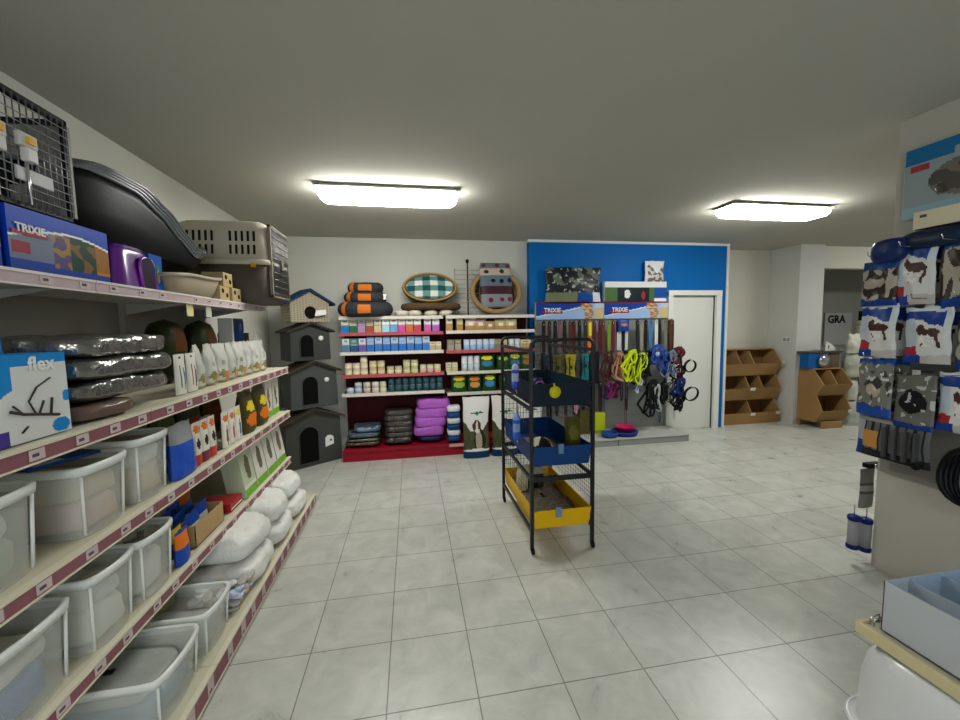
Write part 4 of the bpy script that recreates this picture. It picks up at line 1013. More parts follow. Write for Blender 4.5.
harness(2.70, 5.15, z, .16, .42, '#5a2a26', 'reddish brown harness right of the cage in the middle row', None, 3, 1, c2='#3a1a18')
harness(2.84, 5.12, z, .16, .42, '#b8866a', 'tan harness with crossing straps in the middle row', None, 4, 2, .024, '#8a5a40')
harness(3.02, 5.09, z+.02, .18, .44, '#c8dc1e', 'bright yellow-green harness tangled with black, first of two', None, 5, 3, .026, '#b9cc18')
harness(3.19, 5.10, z-.02, .19, .44, '#c2d71c', 'bright yellow-green harness tangled with black, second of two', None, 4, 4, .020, '#26281a')
for k, (x, s_) in enumerate(((2.93, 5), (3.11, 6), (3.27, 7))): harness(x, 5.14, z, .14, .46, '#17161a', 'black harness among the yellow-green ones, middle row', 'black harnesses between the yellow ones', 3, s_, .024)
t = harness(3.40, 5.12, z+.06, .22, .24, '#2c4690', 'blue padded harness with a round badge, middle row', None, 4, 8, .040, '#38559c')
MB().lathe([(.001,0),(.034,0),(.034,.004),(.001,.004)], M('#9fb1d8',.4), 20, (0,-.075,-.09), 'y').build('round_badge', t)
harness(3.54, 5.12, z, .16, .36, '#1d3a86', 'dark blue harness right of the round badge, middle row', None, 4, 9, .030, '#24458f')
harness(3.62, 5.08, z, .12, .38, '#74839a', 'grey-blue rope loop harness, middle row', None, 3, 10, .012)
harness(3.74, 5.12, z+.03, .20, .24, '#5a1f26', 'wine red and black harness, upper of two at the right end', None, 4, 11, .036, '#1a1214')
harness(3.78, 5.12, z-.22, .19, .26, '#4a1a20', 'wine red harness, lower of two at the right end', None, 3, 12, .030, '#2a1216')
def collar(x, y, z, R_, c, label, tilt=0, r_=.013, inner=None):
    t = thing('dog_collar', label, 'collar', (x, y, z), 0, None, 0, 0)
    P = [(R_*math.cos(2*PI*i/28), .02*math.cos(2*PI*i/28+tilt), -R_ + R_*.85*math.sin(2*PI*i/28)) for i in range(28)]
    MB().tube(P, 0, M(c,.55), flat=(.03,.014), closed=True, rz=(0,1,0)).build('collar_band', t)
    MB().box(-.02,.02,-.03,-.005,-.022,.008, M(inner or '#c9cac8',.4)).build('buckle', t)
    return t
collar(3.915, 5.04, 1.14, .10, '#131313', 'black collar ring sticking out at the right edge, middle row', .5)
collar(3.915, 5.00, .76, .115, '#171717', 'black collar ring sticking out at the right edge, bottom row', .9)
z = .82
harness(2.70, 5.16, z, .12, .24, '#8a2a6a', 'magenta and purple harness in the bottom row beside the cage', None, 3, 20, .026, '#3a2050')
harness(2.84, 5.18, z, .12, .22, '#4a1a4a', 'plum coloured harness in the bottom row', None, 3, 21, .022, '#6a2040')
lead(3.00, 5.16, z, .40, '#15161a', 'single black strap hanging in the bottom row', None, .014)
lead(2.94, 5.19, z, .26, '#22242a', 'short black strap hanging in the bottom row', None, .014)
harness(3.16, 5.15, z+.05, .12, .20, '#3a3a8c', 'violet-blue harness in the bottom row', None, 3, 22, .026, '#b9bcd0')
harness(3.33, 5.10, z, .22, .48, '#17181c', 'black harness with white piping, bottom row', None, 5, 23, .030)
harness(3.40, 5.08, z-.04, .12, .42, '#c2c5c8', 'white rope loop over the black harness, bottom row', None, 2, 24, .010)
harness(3.56, 5.14, z, .16, .34, '#1c1c20', 'plain black harness in the middle of the bottom row', None, 4, 25, .024)
harness(3.66, 5.14, z-.03, .10, .36, '#5c5f55', 'grey-green strap loop in the bottom row', None, 2, 26, .014)
harness(3.78, 5.10, z+.02, .16, .26, '#1b2f6a', 'navy padded harness at the right of the bottom row', None, 4, 27, .036, '#0f1a3c')
harness(3.76, 5.08, z-.20, .15, .24, '#121214', 'black harness hanging lowest at the right of the bottom row', None, 4, 28, .030)
for x, L, c, lab in ((2.715,.42,'#3a5a7a','thin blue-grey lead dangling low beside the cage'),(3.06,.46,'#5f4038','thin brown lead dangling low in the bottom row'),(3.61,.40,'#24466a','thin blue lead dangling low in the bottom row'),(3.85,.36,'#c9c5b8','thin white lead dangling lowest at the right edge')):
    lead(x, 5.28, .58, L, c, lab, None, .010, clip=False)
    MB().tube([(x-2.75, -.012, .59), (x-2.75, -.13, .594)], .0025, hookm, 6).build('hook', g)
# things on the platform and on top
t = thing('pet_bowl', 'pink pet bowl stacked on a blue one on the grey platform', 'bowl', (2.92, 5.05, .170))
MB().lathe([(.10,0),(.135,.05),(.14,.055),(.13,.052),(.09,.01),(.001,.01)], M('#c2275f',.3), 32).build('bowl_body', t)
t = thing('pet_bowl', 'blue pet bowl under the pink one on the grey platform', 'bowl', (2.92, 5.05, .106))
MB().lathe([(.16,0),(.185,.058),(.15,.062),(.11,.012),(.001,.012)], M('#1d2f7a',.3), 32).build('bowl_body', t)
t = thing('pet_bowl', 'dark blue pet bowl left of the pink one on the grey platform', 'bowl', (2.66, 4.99, .106))
MB().lathe([(.10,0),(.12,.06),(.10,.06),(.08,.012),(.001,.012)], M('#24478f',.3), 28).build('bowl_body', t)
o = carton(.16, .12, .30, M('#a8b41c', .4), band((.2, M('#8a9418',.4)), (1, M('#b4c020',.4)))).build('lime_box'); place(o, (2.60, 5.16, .106)); tag(o, 'lime green box on the grey platform right behind the cage post', 'box')
o = carton(.14, .12, .34, M('#5a521c', .4)).build('olive_box'); place(o, (2.38, 5.18, .106)); tag(o, 'olive brown box on the platform seen through the cage', 'box')
def bagp(u, v, front=True):
    if v < .26: return M('#1f4a94',.35) if u > .55 and u < .84 else (M('#d8dbe0',.35) if u > .84 else M('#6f7a5a',.35))
    n_ = hashn(u*7, v*7, 1.3); n2 = hashn(u*18, v*10, 4)
    return M('#a9adab', .15) if n2 > .38 else M('#5f6a5c', .3) if n_ > .18 else M('#23262a', .3)
o = pouch(.84, .14, .48, bagp, 60, 30, .012, 8, crimp=.02).build('shiny_cushion_pack'); place(o, (2.27, 5.35, 1.978)); tag(o, 'large shiny dark wrapped pack standing on the left of the header boards', 'pack')
def banp(u, v):
    if v > .72: return M('#dfe3e0',.4)
    if u > .80: return M('#1d4fa0',.4) if v > .15 else white
    if blob(u, v, .36, .38, .05, .22): return M('#e8e8e4',.4)
    if blob(u, v, .62, .3, .03, .2): return M('#a0302c',.4)
    return M('#16242c',.4) if .2 < u < .72 else M('#4a6a3a',.4)
t = thing('print_box', 'long low box with a white top and a dark picture, right of the shiny pack', 'box', (3.23, 5.33, 1.978))
carton(.97, .09, .285, white, banp, (60, 24)).build('box_body', t)
def dogp(u, v, front=True): return M('#e3e6ea',.3) if (v > .6 + .2*math.sin(u*8) or u < .12) else M('#6b6058',.35) if hashn(u*6, v*6, 2) > 0 else M('#c9c6c4',.3)
o = pouch(.31, .07, .30, dogp, 20, 22, .008, 8).build('print_bag'); place(o, (3.54, 5.37, 2.265)); tag(o, 'small white bag with a dark print standing on the long box', 'bag')

# ---------------------------------------------------------------- tall rodent cage on castors
cg = thing('rodent_cage', 'tall dark metal rodent cage with blue and yellow trays on castors', 'cage', (1.04, 3.07, 0))
fm_ = M('#15181b', .4, .3)
hx, hy = .23, .44
posts = [(-hx,-hy),(hx,-hy),(-hx,hy),(hx,hy)]
for (x, y) in posts:
    MB().box(x-.0125, x+.0125, y-.0125, y+.0125, .055, 1.50, fm_).build('post', cg, bevel=.003)
    w = MB().lathe([(.001,-.011),(.020,-.011),(.024,-.006),(.024,.006),(.020,.011),(.001,.011)], black, 20, (x+.006, y, .026), 'x')
    w.box(x-.012, x+.012, y-.014, y+.010, .038, .06, black); w.build('castor', cg)
for y in (-hy, hy):
    pts = [(-hx, y, 1.49)] + [(-hx+.045-.045*math.cos(a), y, 1.50+.045*math.sin(a)) for a in [PI/2*i/6 for i in range(1, 7)]] + [(hx-.045+.045*math.sin(a), y, 1.50+.045*math.cos(a)) for a in [PI/2*i/6 for i in range(0, 7)]] + [(hx, y, 1.49)]
    MB().tube(pts, .0125, fm_, 10).build('top_hoop', cg)
for x in (-hx, hx):
    for z in (.175, .555, 1.06, 1.47): MB().box(x-.009, x+.009, -hy, hy, z-.012, z+.012, fm_).build('side_rail', cg)
for z in (.555,):
    for y in (-hy, hy): MB().box(-hx, hx, y-.009, y+.009, z-.017, z+.017, fm_).build('cross_bar', cg)
def tray(z, h, m, name, ov=.0, clip=None, t=.006):
    b = MB(); X_, Y_ = hx-.014, hy-.0
    n = len(b.v)
    w0, l0 = X_-.01, Y_-.01
    b.v += [(-w0,-l0,z),(w0,-l0,z),(w0,l0,z),(-w0,l0,z),(-X_,-Y_-.016,z+h),(X_,-Y_-.016,z+h),(X_,Y_+.016,z+h),(-X_,Y_+.016,z+h),
            (-X_+t,-Y_-.016+t,z+h),(X_-t,-Y_-.016+t,z+h),(X_-t,Y_+.016-t,z+h),(-X_+t,Y_+.016-t,z+h),(-w0+t,-l0+t,z+t),(w0-t,-l0+t,z+t),(w0-t,l0-t,z+t),(-w0+t,l0-t,z+t)]
    for q in ((3,2,1,0),(0,1,5,4),(1,2,6,5),(2,3,7,6),(3,0,4,7),(4,5,9,8),(5,6,10,9),(6,7,11,10),(7,4,8,11),(8,9,13,12),(9,10,14,13),(10,11,15,14),(11,8,12,15),(12,13,14,15)): b.face([n+i for i in q], m)
    return b.build(name, cg, None)
tr = tray(1.075, .165, M('#14222e', .45), 'upper_tray'); tr['label'] = 'dark navy upper tray'
tr = tray(.645, .145, M('#123c74', .4), 'middle_tray'); tr['label'] = 'blue middle tray'
tr = tray(.185, .14, M('#dcae0e', .4), 'lower_tray'); tr['label'] = 'yellow lower tray'
for x, z, c in ((-.02,.755,'#5f7f9a'), (-.035,.29,'#6d87a8')):
    MB().box(x-.02, x+.02, -hy-.03, -hy-.014, z-.015, z+.055, M(c,.4)).build('tray_clip', cg, 'grey-blue tray clip')
wm = M('#3d4042', .4, .6)
def mesh_panel(fn, n, m_, z0, z1, r=.0016):
    b = MB()
    for i in range(1, n): p = fn(i/n); b.tube([(p[0],p[1],z0),(p[0],p[1],z1)], r, wm, 5)
    for j in range(1, m_):
        z = z0 + (z1-z0)*j/m_; p0, p1 = fn(0), fn(1); b.tube([(p0[0],p0[1],z),(p1[0],p1[1],z)], r, wm, 5)
    return b.build('wire_mesh', cg)
for z0, z1, k in ((.34, .64, 3), (.80, 1.07, 2), (1.25, 1.49, 2)):
    mesh_panel(lambda s: (-hx+2*hx*s, hy), 14, k*3, z0, z1); mesh_panel(lambda s: (hx, -hy+2*hy*s), 26, k*3, z0, z1); mesh_panel(lambda s: (-hx, -hy+2*hy*s), 13, k, z0, z1, .0012)
MB().tube([(-hx+.02,hy-.04,.605),(.0,hy-.05,.615),(hx-.07,hy-.06,.615),(hx-.015,hy-.10,.59)], .012, M('#cfcfc4',.4), 8).build('white_shelf_rim', cg, 'white plastic rim inside')
def bottle(x, y, z, c1, c2, lab, h=.2):
    t = thing('water_bottle', lab, 'bottle', (x, y, z))
    MB().lathe([(.001,0),(.026,0),(.028,.01),(.028,h*.3)], M(c1,.25), 18).lathe([(.028,h*.3),(.028,h*.85),(.02,h*.96),(.001,h)], M(c2,.2), 18, cap=False).build('bottle_body', t)
    MB().lathe([(.029,h*.62),(.029,h*.76)], M(c1,.3), 18, cap=False).build('blue_band', t); MB().tube([(0,0,0),(.008,0,-.03),(.02,0,-.045)], .004, metalc, 6).build('spout', t)
bottle(.775, 2.92, 1.17, '#3a52b8', '#a9b4cf', 'white and blue water bottle clipped high on the left cage side', .19)
bottle(.775, 2.90, .78, '#3a60c8', '#8aa2dc', 'blue water bottle clipped at middle tray height on the left cage side', .20)
t = thing('food_disc', 'yellow round dish hooked on the front of the upper cage tray', 'dish', (.97, 2.604, 1.185))
MB().lathe([(.001,0),(.030,0),(.042,.012),(.042,.016),(.001,.016)], M('#c6c01c',.35), 24, (0,0,0), 'y').build('dish_body', t); MB().tube([(0,-.0,.03),(0,.004,.06)], .006, M('#c6c01c',.35), 8).build('dish_hook', t)
t = thing('cave_toy', 'purple and black cup-shaped hide in the upper cage tray', 'pet house', (.885, 2.72, 1.085))
MB().lathe([(.052,0),(.055,.10),(.045,.16),(.03,.185),(.001,.19)], M('#2f1f5a',.5), 24).build('hide_body', t); MB().tube([(.035*math.cos(a), -.052, .13+.035*math.sin(a)) for a in [2*PI*i/16 for i in range(16)]], .006, M('#8a5a9a',.5), 6, closed=True).build('hide_rim', t)
MB().prism([(.032*math.cos(2*PI*i/16), .13+.032*math.sin(2*PI*i/16)) for i in range(16)], 1, -.056, -.052, M('#070708',.8)).build('dark_opening', t)
o = pouch(.13, .08, .30, band((1, M('#4d4a14',.5, bump=.3)), (.5,.6,.3,.2, M('#6a6820',.5))), 12, 14, .008, 3).build('hay_sack'); place(o, (1.19, 2.80, .655)); tag(o, 'brownish yellow hay sack standing in the middle cage tray', 'sack')
def plush(c, z):
    t = thing('rodent_hide', 'black and white cow-patterned hide lying in the blue middle tray', 'pet house', (c[0], c[1], z))
    def cm(u, v): return M('#15130f',.7) if (hashn(u*3.2, v*3.2, 5) > -.05 or v < .2) else M('#cfc9b5',.7)
    MB().grid(lambda u, v: (.10*math.cos(2*PI*u)*math.cos(v*PI/2), .14*math.sin(2*PI*u)*math.cos(v*PI/2), .15*math.sin(v*PI/2)), 30, 14, cm, closeu=True).build('hide_body', t)
    MB().prism([(-.035,.0),(.035,.0),(.03,.07),(-.03,.07)], 1, -.145, -.12, M('#060606',.8)).build('dark_opening', t)
plush((.95, 2.83), .655)
o = pillow(.30, .60, .018, M('#8a6f4f', .95, bump=.6, bscale=40, var=.2, vscale=20), 30, 8, .003, 2, 8).build('straw_bedding'); place(o, (1.02, 3.02, .652)); o['kind'] = 'stuff'; tag(o, 'thin brown straw bedding in the blue middle tray', 'bedding')
o = pillow(.37, .80, .05, M('#6b6152', .95, bump=1.0, bscale=60, var=.35, vscale=35), 50, 10, .010, 5, 8, fr=14).build('wood_bedding'); place(o, (1.04, 3.07, .192)); o['kind'] = 'stuff'; tag(o, 'grey-brown shavings heaped in the yellow lower tray', 'bedding')
t = thing('feed_bottle', 'cream plastic feeder bottle on its head in the yellow tray', 'bottle', (.90, 3.20, .245))
MB().lathe([(.001,0),(.045,0),(.05,.02),(.05,.14),(.035,.175),(.001,.18)], M('#c4c0a0',.4), 24).build('bottle_body', t)
t = thing('rodent_hide', 'dark wooden hide with a pale roof at the back of the yellow tray', 'pet house', (1.01, 3.30, .24))
MB().box(-.09,.09,-.08,.08,0,.13, M('#3b2a1c',.7)).build('hide_body', t); MB().box(-.11,.11,-.10,.10,.13,.15, M('#b0a68c',.6)).build('hide_roof', t); MB().box(-.035,.035,-.083,-.08,0,.09, M('#0a0806',.8)).build('dark_opening', t)
# ---------------------------------------------------------------- wooden pick bins
wd = M('#9d7c50', .55, var=.08, vscale=3); wdi = M('#8e6f47', .6, var=.08, vscale=3)
def bins(x0, w, yf, yb, lips, label, ndiv, legs=False):
    """tiers of slanted boxes; lips: [(z bottom, z lip)...] from the top; side walls follow the zigzag front"""
    t = thing('wooden_bin_rack', label, 'bin rack', (x0, yf, 0))
    D = yb - yf; th = .016; out = [(D, 0.03 if not legs else .10)]
    prof = [(D, lips[-1][0])]
    for i, (zb, zl) in enumerate(reversed(lips)):
        prof += [(.10, zb), (0, zl)] if i or legs else [(.035, zb), (0, zl)]
        nz = list(reversed(lips))[i+1][0] if i+1 < len(lips) else zl + .215
        prof += [(.10 if i+1 < len(lips) else .16, nz - (.004 if i+1 < len(lips) else 0))]
    prof += [(D, lips[0][1] + .215)]
    for k, xx in enumerate((0, w-th)):
        MB().prism(prof, 0, xx, xx+th, wd).build('side_wall', t)
    for i, (zb, zl) in enumerate(reversed(lips)):
        oy = .10 if (i or legs) else .035
        b = MB(); b.prism([(oy, zb), (0, zl), (.014, zl), (oy+.014, zb)], 0, th, w-th, wd); b.build('front_board', t)
        MB().box(th, w-th, oy, D, zb, zb+.014, wdi).build('bin_floor', t)
        nt = zl + .20
        for xf in ndiv[i]:
            X_ = th + (w-2*th)*xf
            MB().prism([(oy+.015, zb+.014), (.016, zl-.002), (.13, nt), (D-.015, nt), (D-.015, zb+.014)], 0, X_-.006, X_+.006, wd).build('divider', t)
    MB().box(th, w-th, D-.014, D, lips[-1][0], lips[0][1]+.21, wdi).build('back_board', t)
    MB().box(0, w, .17, D, lips[0][1]+.215, lips[0][1]+.228, wd).build('top_board', t)
    if legs:
        MB().box(.08, w-.08, .06, .08, 0, .11, wd).build('kick_board', t)
        for xx in (0, w-.03): MB().box(xx, xx+.03, D-.05, D-.02, 0, .11, wd).build('foot', t)
    return t
bins(4.885, 1.045, 5.48, 5.84, [(.785,.985),(.385,.59),(.0,.185)], 'three-tier wooden bin rack against the plain wall beside the door', [(.5,), (.45,.7), (.28,.52)])
bins(6.08, .54, 4.93, 5.33, [(.51,.69),(.10,.285)], 'two-tier wooden bin rack standing before the pillar', [(), (.5,)], True)
for k, (x, y, z, lab) in enumerate([(5.38,5.462,.555,'small white price card clipped to the middle tier lip of the three-tier rack'),(5.40,5.462,.145,'small white price card on the bottom tier of the three-tier rack, left one'),(5.87,5.462,.15,'small white price card on the bottom tier of the three-tier rack, right one'),(5.92,5.44,.98,'small pinkish card at the right end of the top tier'),(6.58,4.928,.25,'small white price card on the lower tier of the two-tier rack')]):
    o = MB().box(-.04,.04,0,.003,0,.05, M('#d8d5cc',.5)).build('price_card'); place(o, (x, y, z), (k-2)*5, 10); tag(o, lab, 'card')
# on the two-tier rack
t = thing('blue_display_box', 'blue box with a shiny silver plate on the two-tier wooden rack', 'box', (6.22, 5.14, .919))
MB().box(-.19,.16,0,.14,0,.23, M('#1b5a9a',.4)).build('box_body', t, bevel=.003); MB().lathe([(.001,0),(.04,.0),(.105,-.012),(.112,-.008),(.04,.006),(.001,.006)], M('#c6cacc',.2,.8), 32, (.08,-.035,.115), 'y').build('silver_plate', t)
t = thing('lidded_crate', 'dark lidded crate with grey-brown front on the two-tier wooden rack', 'box', (6.50, 5.16, .919))
MB().box(-.11,.13,0,.16,0,.235, M('#5f5246',.6,var=.15)).build('crate_body', t); MB().box(-.48,.14,-.03,.165,.237,.262, M('#4a4644',.5)).build('crate_lid', t)
t = thing('paper_sheet', 'white folded paper standing on the dark crate lid', 'paper', (6.52, 5.22, 1.183), 10)
MB().prism([(-.12,0),(.16,0),(.12,.05),(.02,.11),(-.10,.15)], 1, 0, .003, M('#d8dad6',.5)).build('paper_leaf', t); MB().prism([(-.06,.03),(-.03,.03),(-.02,.09),(-.04,.09)], 1, -.001, 0, M('#5a4a44',.6)).build('printed_mark', t)
# corner behind the pillar: counter, heap, canister, sign
t = thing('counter_cabinet', 'grey cabinet in the right corner covered with whitish bags', 'cabinet', (7.36, 5.02, 0))
MB().box(-.35,.5,0,.4,0,1.16, M('#a3a6a2',.6)).build('cabinet_body', t, bevel=.004); MB().box(-.37,.52,-.02,.41,1.16,1.19, M('#bdbfba',.5)).build('cabinet_top', t)
for k, (x, y, z, w, h, c, lab) in enumerate([(6.82,5.10,.0,.30,.42,'#aeb3ac','grey-white bag on the floor by the corner cabinet'),(6.82,5.12,.415,.28,.36,'#b9bdb4','whitish crumpled bag in the middle of the corner heap'),(6.85,5.11,.77,.30,.38,'#a9ab9e','grey-green bag in the upper part of the corner heap'),(6.84,5.12,1.145,.26,.30,'#c3c3b4','pale bag on top of the corner heap')]):
    o = pouch(w, .16, h, band((1, M(c,.4,bump=.6,bscale=10))), 18, 18, .025, k+3).build('crumpled_bag'); place(o, (x, y, z), (k%2)*14-7); tag(o, lab, 'bag')
t = thing('canister', 'tall cream canister on the corner cabinet', 'canister', (7.17, 5.18, 1.192))
MB().lathe([(.001,0),(.15,0),(.15,.42),(.14,.45),(.001,.455)], M('#b5b89a',.45), 28).build('canister_body', t); MB().lathe([(.153,.38),(.153,.40)], M('#8f9278',.4), 28, cap=False).build('canister_band', t)
t = thing('red_black_box', 'black and red box on top of the cream canister', 'box', (7.21, 5.18, 1.650)); MB().box(-.13,.25,-.05,.08,0,.15, black).build('box_body', t); MB().box(-.10,.03,-.053,-.05,.02,.09, M('#a0263a',.4)).build('red_label', t)
t = thing('wall_sign', 'pale sign board with black capitals on the recess wall right of the pillar', 'sign', (8.87, 6.98, 1.48))
MB().box(-.34,.34,-.02,0,-.33,.34, M('#b7b9bb',.5)).build('sign_board', t); text('GRA', .22, M('#15161a',.5), t, (-.06,-.024,.20), name='lettering', bold=.008)
t = thing('potted_plant', 'narrow green plant standing beside the sign in the recess', 'plant', (9.33, 6.75, 0))
MB().lathe([(.10,0),(.14,.02),(.16,.30),(.13,.30),(.001,.27)], M('#6a6a66',.6), 24).build('plant_pot', t)
b = MB(); q = random.Random(3)
for i in range(40):
    z0 = .3 + q.random()*1.3; a = q.uniform(0, 2*PI); L_ = .16 + .1*q.random(); c_, s_ = math.cos(a), math.sin(a)
    b.quad([(0,0,z0),(c_*L_*.5-s_*.03, s_*L_*.5+c_*.03, z0+.08),(c_*L_, s_*L_, z0+.03),(c_*L_*.5+s_*.03, s_*L_*.5-c_*.03, z0+.07)], M('#3f5a22',.6))
b.build('foliage', t); MB().tube([(0,0,.27),(.01,0,1.0),(0,.01,1.65)], .012, M('#4a5a2a',.7), 8).build('stem', t)

# ---------------------------------------------------------------- goods on the dividing wall
hk = thing('hook_rail_board', 'grey perforated hook board fixed along the end of the dividing wall', 'hook board', (2.985, 1.55, 0))
MB().box(-.012, .0, -.75, .48, .67, 2.09, M('#8f8d86',.5)).build('board_sheet', hk)
for z in (2.05, 1.78, 1.42, 1.10): MB().box(-.03,-.012,-.75,.50,z-.012,z+.012, M('#6a6963',.4,.5)).build('hook_rail', hk)
def hookset(z, ys, L=.20):
    for y in ys: MB().tube([(-.03,y-1.55,z),(-L-.02,y-1.55,z+.006),(-L-.03,y-1.55,z+.03)], .003, hookm, 6).build('hook', hk)
rbm, bbm = M('#a3303a',.35), M('#1d3f8c',.35)
def blister(w, h, kind, seed=0):
    """card with blue head wave, white field, dark pet and red/blue foot"""
    def mf(u, v, front=True):
        u, v = u + .05*hashn(u*6+seed, v*6, 2.5), v + .04*hashn(u*6, v*6+seed, 7.5)
        if kind == 'dog':
            if blob(u, v, .52, .40, .17, .11) and hashn(u*14, v*14, seed) > 0: return M('#e2e0da',.25)
            if v > .93: return M('#c9d2d8',.3)
            if v > .78 - .25*max(0, u-.35): return bbm if u < .85 else M('#c9d2d8',.3)
            if v < .14: return bbm if u < .45 else M('#b9b4b0',.3)
            if v < .30 and u < .34: return rbm
            if blob(u, v, .62, .56, .20, .08) or blob(u, v, .42, .60, .08, .09) or (v < .55 and v > .3 and (abs(u-.45) < .03 or abs(u-.76) < .03)): return M('#4a302a',.4)
            return M('#b9c6d2',.2) if u < .3 else M('#cfd0ce',.2)
        if kind == 'photo':
            if v > .80: return M('#20467a',.3)
            if v < .14: return M('#1f3f8a',.35)
            return M('#3a2f28',.3) if hashn(u*5+seed, v*5, 1) > 0 else M('#a59e90',.3)
        if kind == 'dark':
            if v < .10: return M('#173a7c',.35)
            if hashn(u*6+seed, v*11, 3) > .34: return M('#b3b5b4',.15)  # scattered pale patches: highlights of the film painted into the print
            if blob(u, v, .5, .5, .34, .22): return M('#17181a',.3)
            return M('#6a6a64',.2)
        if kind == 'brush':
            if v < .18 or v > .92: return M('#1f4a9a',.35)
            if hashn(u*7+seed, v*10, 9) > .30: return M('#c3c4c0',.15)  # film highlights painted as random light patches here too
            if hashn(u*5, v*6, 4) < -.22: return M('#3a3c3a',.3)
            if blob(u, v, .55, .45, .22, .12): return M('#b9a58c',.4)
            return M('#77786f',.25)
        return M('#8a8f92',.2)
    return pouch(w, .05, h, mf, 34, 46, .012, seed)
items = [ # y, ztop, w, h, x, kind, label
    (1.975, 2.00, .20, .27, 2.80, 'photo', 'dark clear bag with a striped toy, left end of the top hook row'),
    (1.82, 2.10, .20, .37, 2.82, 'dog', 'shiny bag with a grey dog print, second in the top hook row'),
    (1.64, 2.10, .17, .40, 2.85, 'photo', 'brownish printed bag cut by the right photo edge, top hook row'),
    (1.965, 1.74, .205, .32, 2.80, 'dog', 'blue and white bag with a brown dog, left end of the second hook row'),
    (1.75, 1.71, .21, .31, 2.83, 'dog', 'blue and white bag with a dark dog, second hook row'),
    (1.575, 1.72, .14, .34, 2.86, 'photo', 'brown printed pack at the right photo edge, second hook row'),
    (1.965, 1.41, .20, .35, 2.80, 'brush', 'clear pack holding a brush, left end of the third hook row'),
    (1.78, 1.33, .19, .31, 2.82, 'dark', 'pack with a black tool behind clear film, third hook row'),
    (1.60, 1.36, .19, .32, 2.85, 'dog', 'blue and white bag with red foot, right part of the third hook row')]
for k, (y, zt_, w, h, x, kind, lab) in enumerate(items):
    o = blister(w, h, kind, k*1.7).build('blister_pack'); place(o, (x, y, zt_-h), -90 + (k % 3 - 1)*4); tag(o, lab, 'pack')
    o2 = MB().box(-.018, .018, 0, .002, -.002, .028, M('#c9c9c4',.4)).build('hang_tab', o); o2.location = (0, 0, h)
# a second layer behind each front pack
for k, (y, zt_, w, h, x, kind, lab) in enumerate(items):
    if k in (2, 5): continue
    o = blister(w*.97, h*.96, kind, k*2.9+5).build('blister_pack'); place(o, (x+.085, y-.012, zt_-h*.97), -90 - (k % 3 - 1)*3); tag(o, 'second pack hanging right behind the ' + lab.split(',')[0].replace('pack','one').replace('bag','one')[:70], 'pack')
hookset(2.05, (1.82, 1.64), .26); hookset(2.02, (1.975,), .26); hookset(1.755, (1.965, 1.75, 1.575), .26); hookset(1.42, (1.965,), .26); hookset(1.345, (1.78,1.60), .26)
# red strip rail labels
for y, z in ((1.62, 1.735), (1.60, 1.40)):
    o = MB().box(-.12, .12, -.006, 0, 0, .05, M('#8c1420',.4)).build('rail_strip'); place(o, (2.955, y, z), -90); tag(o, 'dark red strip above the %s hook row at the right edge' % ('second' if z > 1.5 else 'third'), 'strip')
# curved bag pair above
for k, (x, y, z, w, h, lab, c) in enumerate([(2.80, 1.93, 1.985, .17, .13, 'blue cap-shaped pet carrier strap pack above the striped toy bag', '#1c2a5c'), (2.84, 1.76, 2.035, .30, .10, 'dark blue and black rolled pack above the dog print bag', '#1a2b40')]):
    o = pillow(w, .12, h, M(c, .35, bump=.4, bscale=15), 26, 10, .008, k+50, 3, zp=.8).build('rolled_pack'); place(o, (x, y, z), -90); tag(o, lab, 'pack')
# picture pack on the wall and its shelf label
t = thing('picture_pack', 'large blue pack with a grey cat photo hanging high on the dividing wall', 'pack', (2.975, 1.775, 2.245), -90)
def catp(u, v):
    if v > .86 or (v > .78 and u < .5): return M('#12689c',.3)
    if .06 < u < .27 and .66 < v < .74: return M('#a03238',.4)
    if .08 < u < .28 and .74 <= v < .84: return M('#8a9aa0',.4)
    if v < .16: return M('#7fa6b5',.3)
    if blob(u, v, .66, .46, .40, .26): return M('#4a463f',.4) if hashn(u*7, v*7, 2) > -.1 else M('#6d675d',.4)
    return M('#8b9a9c',.35)
b = MB(); b.grid(lambda u, v: ((u-.5)*.44, -.012, v*.40), 50, 44, catp, smooth=False); b.box(-.225,.225,-.011,.0,-.005,.405, M('#9db4bd',.35)); b.build('pack_card', t, bevel=.003)
MB().tube([(-.05,-.02,.10),(-.05,-.05,.13),(-.05,-.02,.16)], .004, hookm, 6).build('chrome_hook', t)
t = thing('shelf_label_rail', 'cream label strip with faint writing jutting out below the cat photo pack', 'label', (2.83, 1.68, 2.15), -90)
MB().box(-.17,.17,-.004,.0,0,.095, M('#d6cdb0',.5)).build('label_strip', t, bevel=.002); MB().box(-.14,-.11,-.005,-.004,.06,.075, M('#4a4a48',.6)).build('printed_mark', t)
MB().box(-.17,.17,0,.155,.0,.006, M('#3a3d40',.5)).build('support_plate', t)
# long lower pack, black lead bundle
t = thing('tool_pack', 'wide clear pack of grooming tools with orange label, lowest on the dividing wall', 'pack', (2.83, 1.88, .80), -90)
def tp(u, v, front=True):
    if v > .72: return M('#6a5a70',.25) if blob(u, v, .45, .85, .3, .06) else M('#8f8f92',.2)
    if u < .12: return M('#a3a6ac',.25) if v > .3 else M('#1b3a80',.3)
    if u < .36 and v > .18 and v < .55: return M('#c08a4a',.35)
    if v < .14: return M('#26282a',.3)
    return M('#6b6a6c',.2) if int(u*26) % 3 else M('#2c2c2e',.3)
pouch(.38, .06, .30, tp, 40, 26, .006, 6).build('pack_body', t)
for k in range(4): MB().box(-.02+k*.05, -.005+k*.05, -.05, -.02, .02, .20, M('#4b4b4e',.35)).build('comb', t, bevel=.003)
MB().lathe([(.001,0),(.022,0),(.022,.014),(.001,.014)], black, 16, (.155,-.045,.02), 'y').build('round_knob', t, 'black round knob')
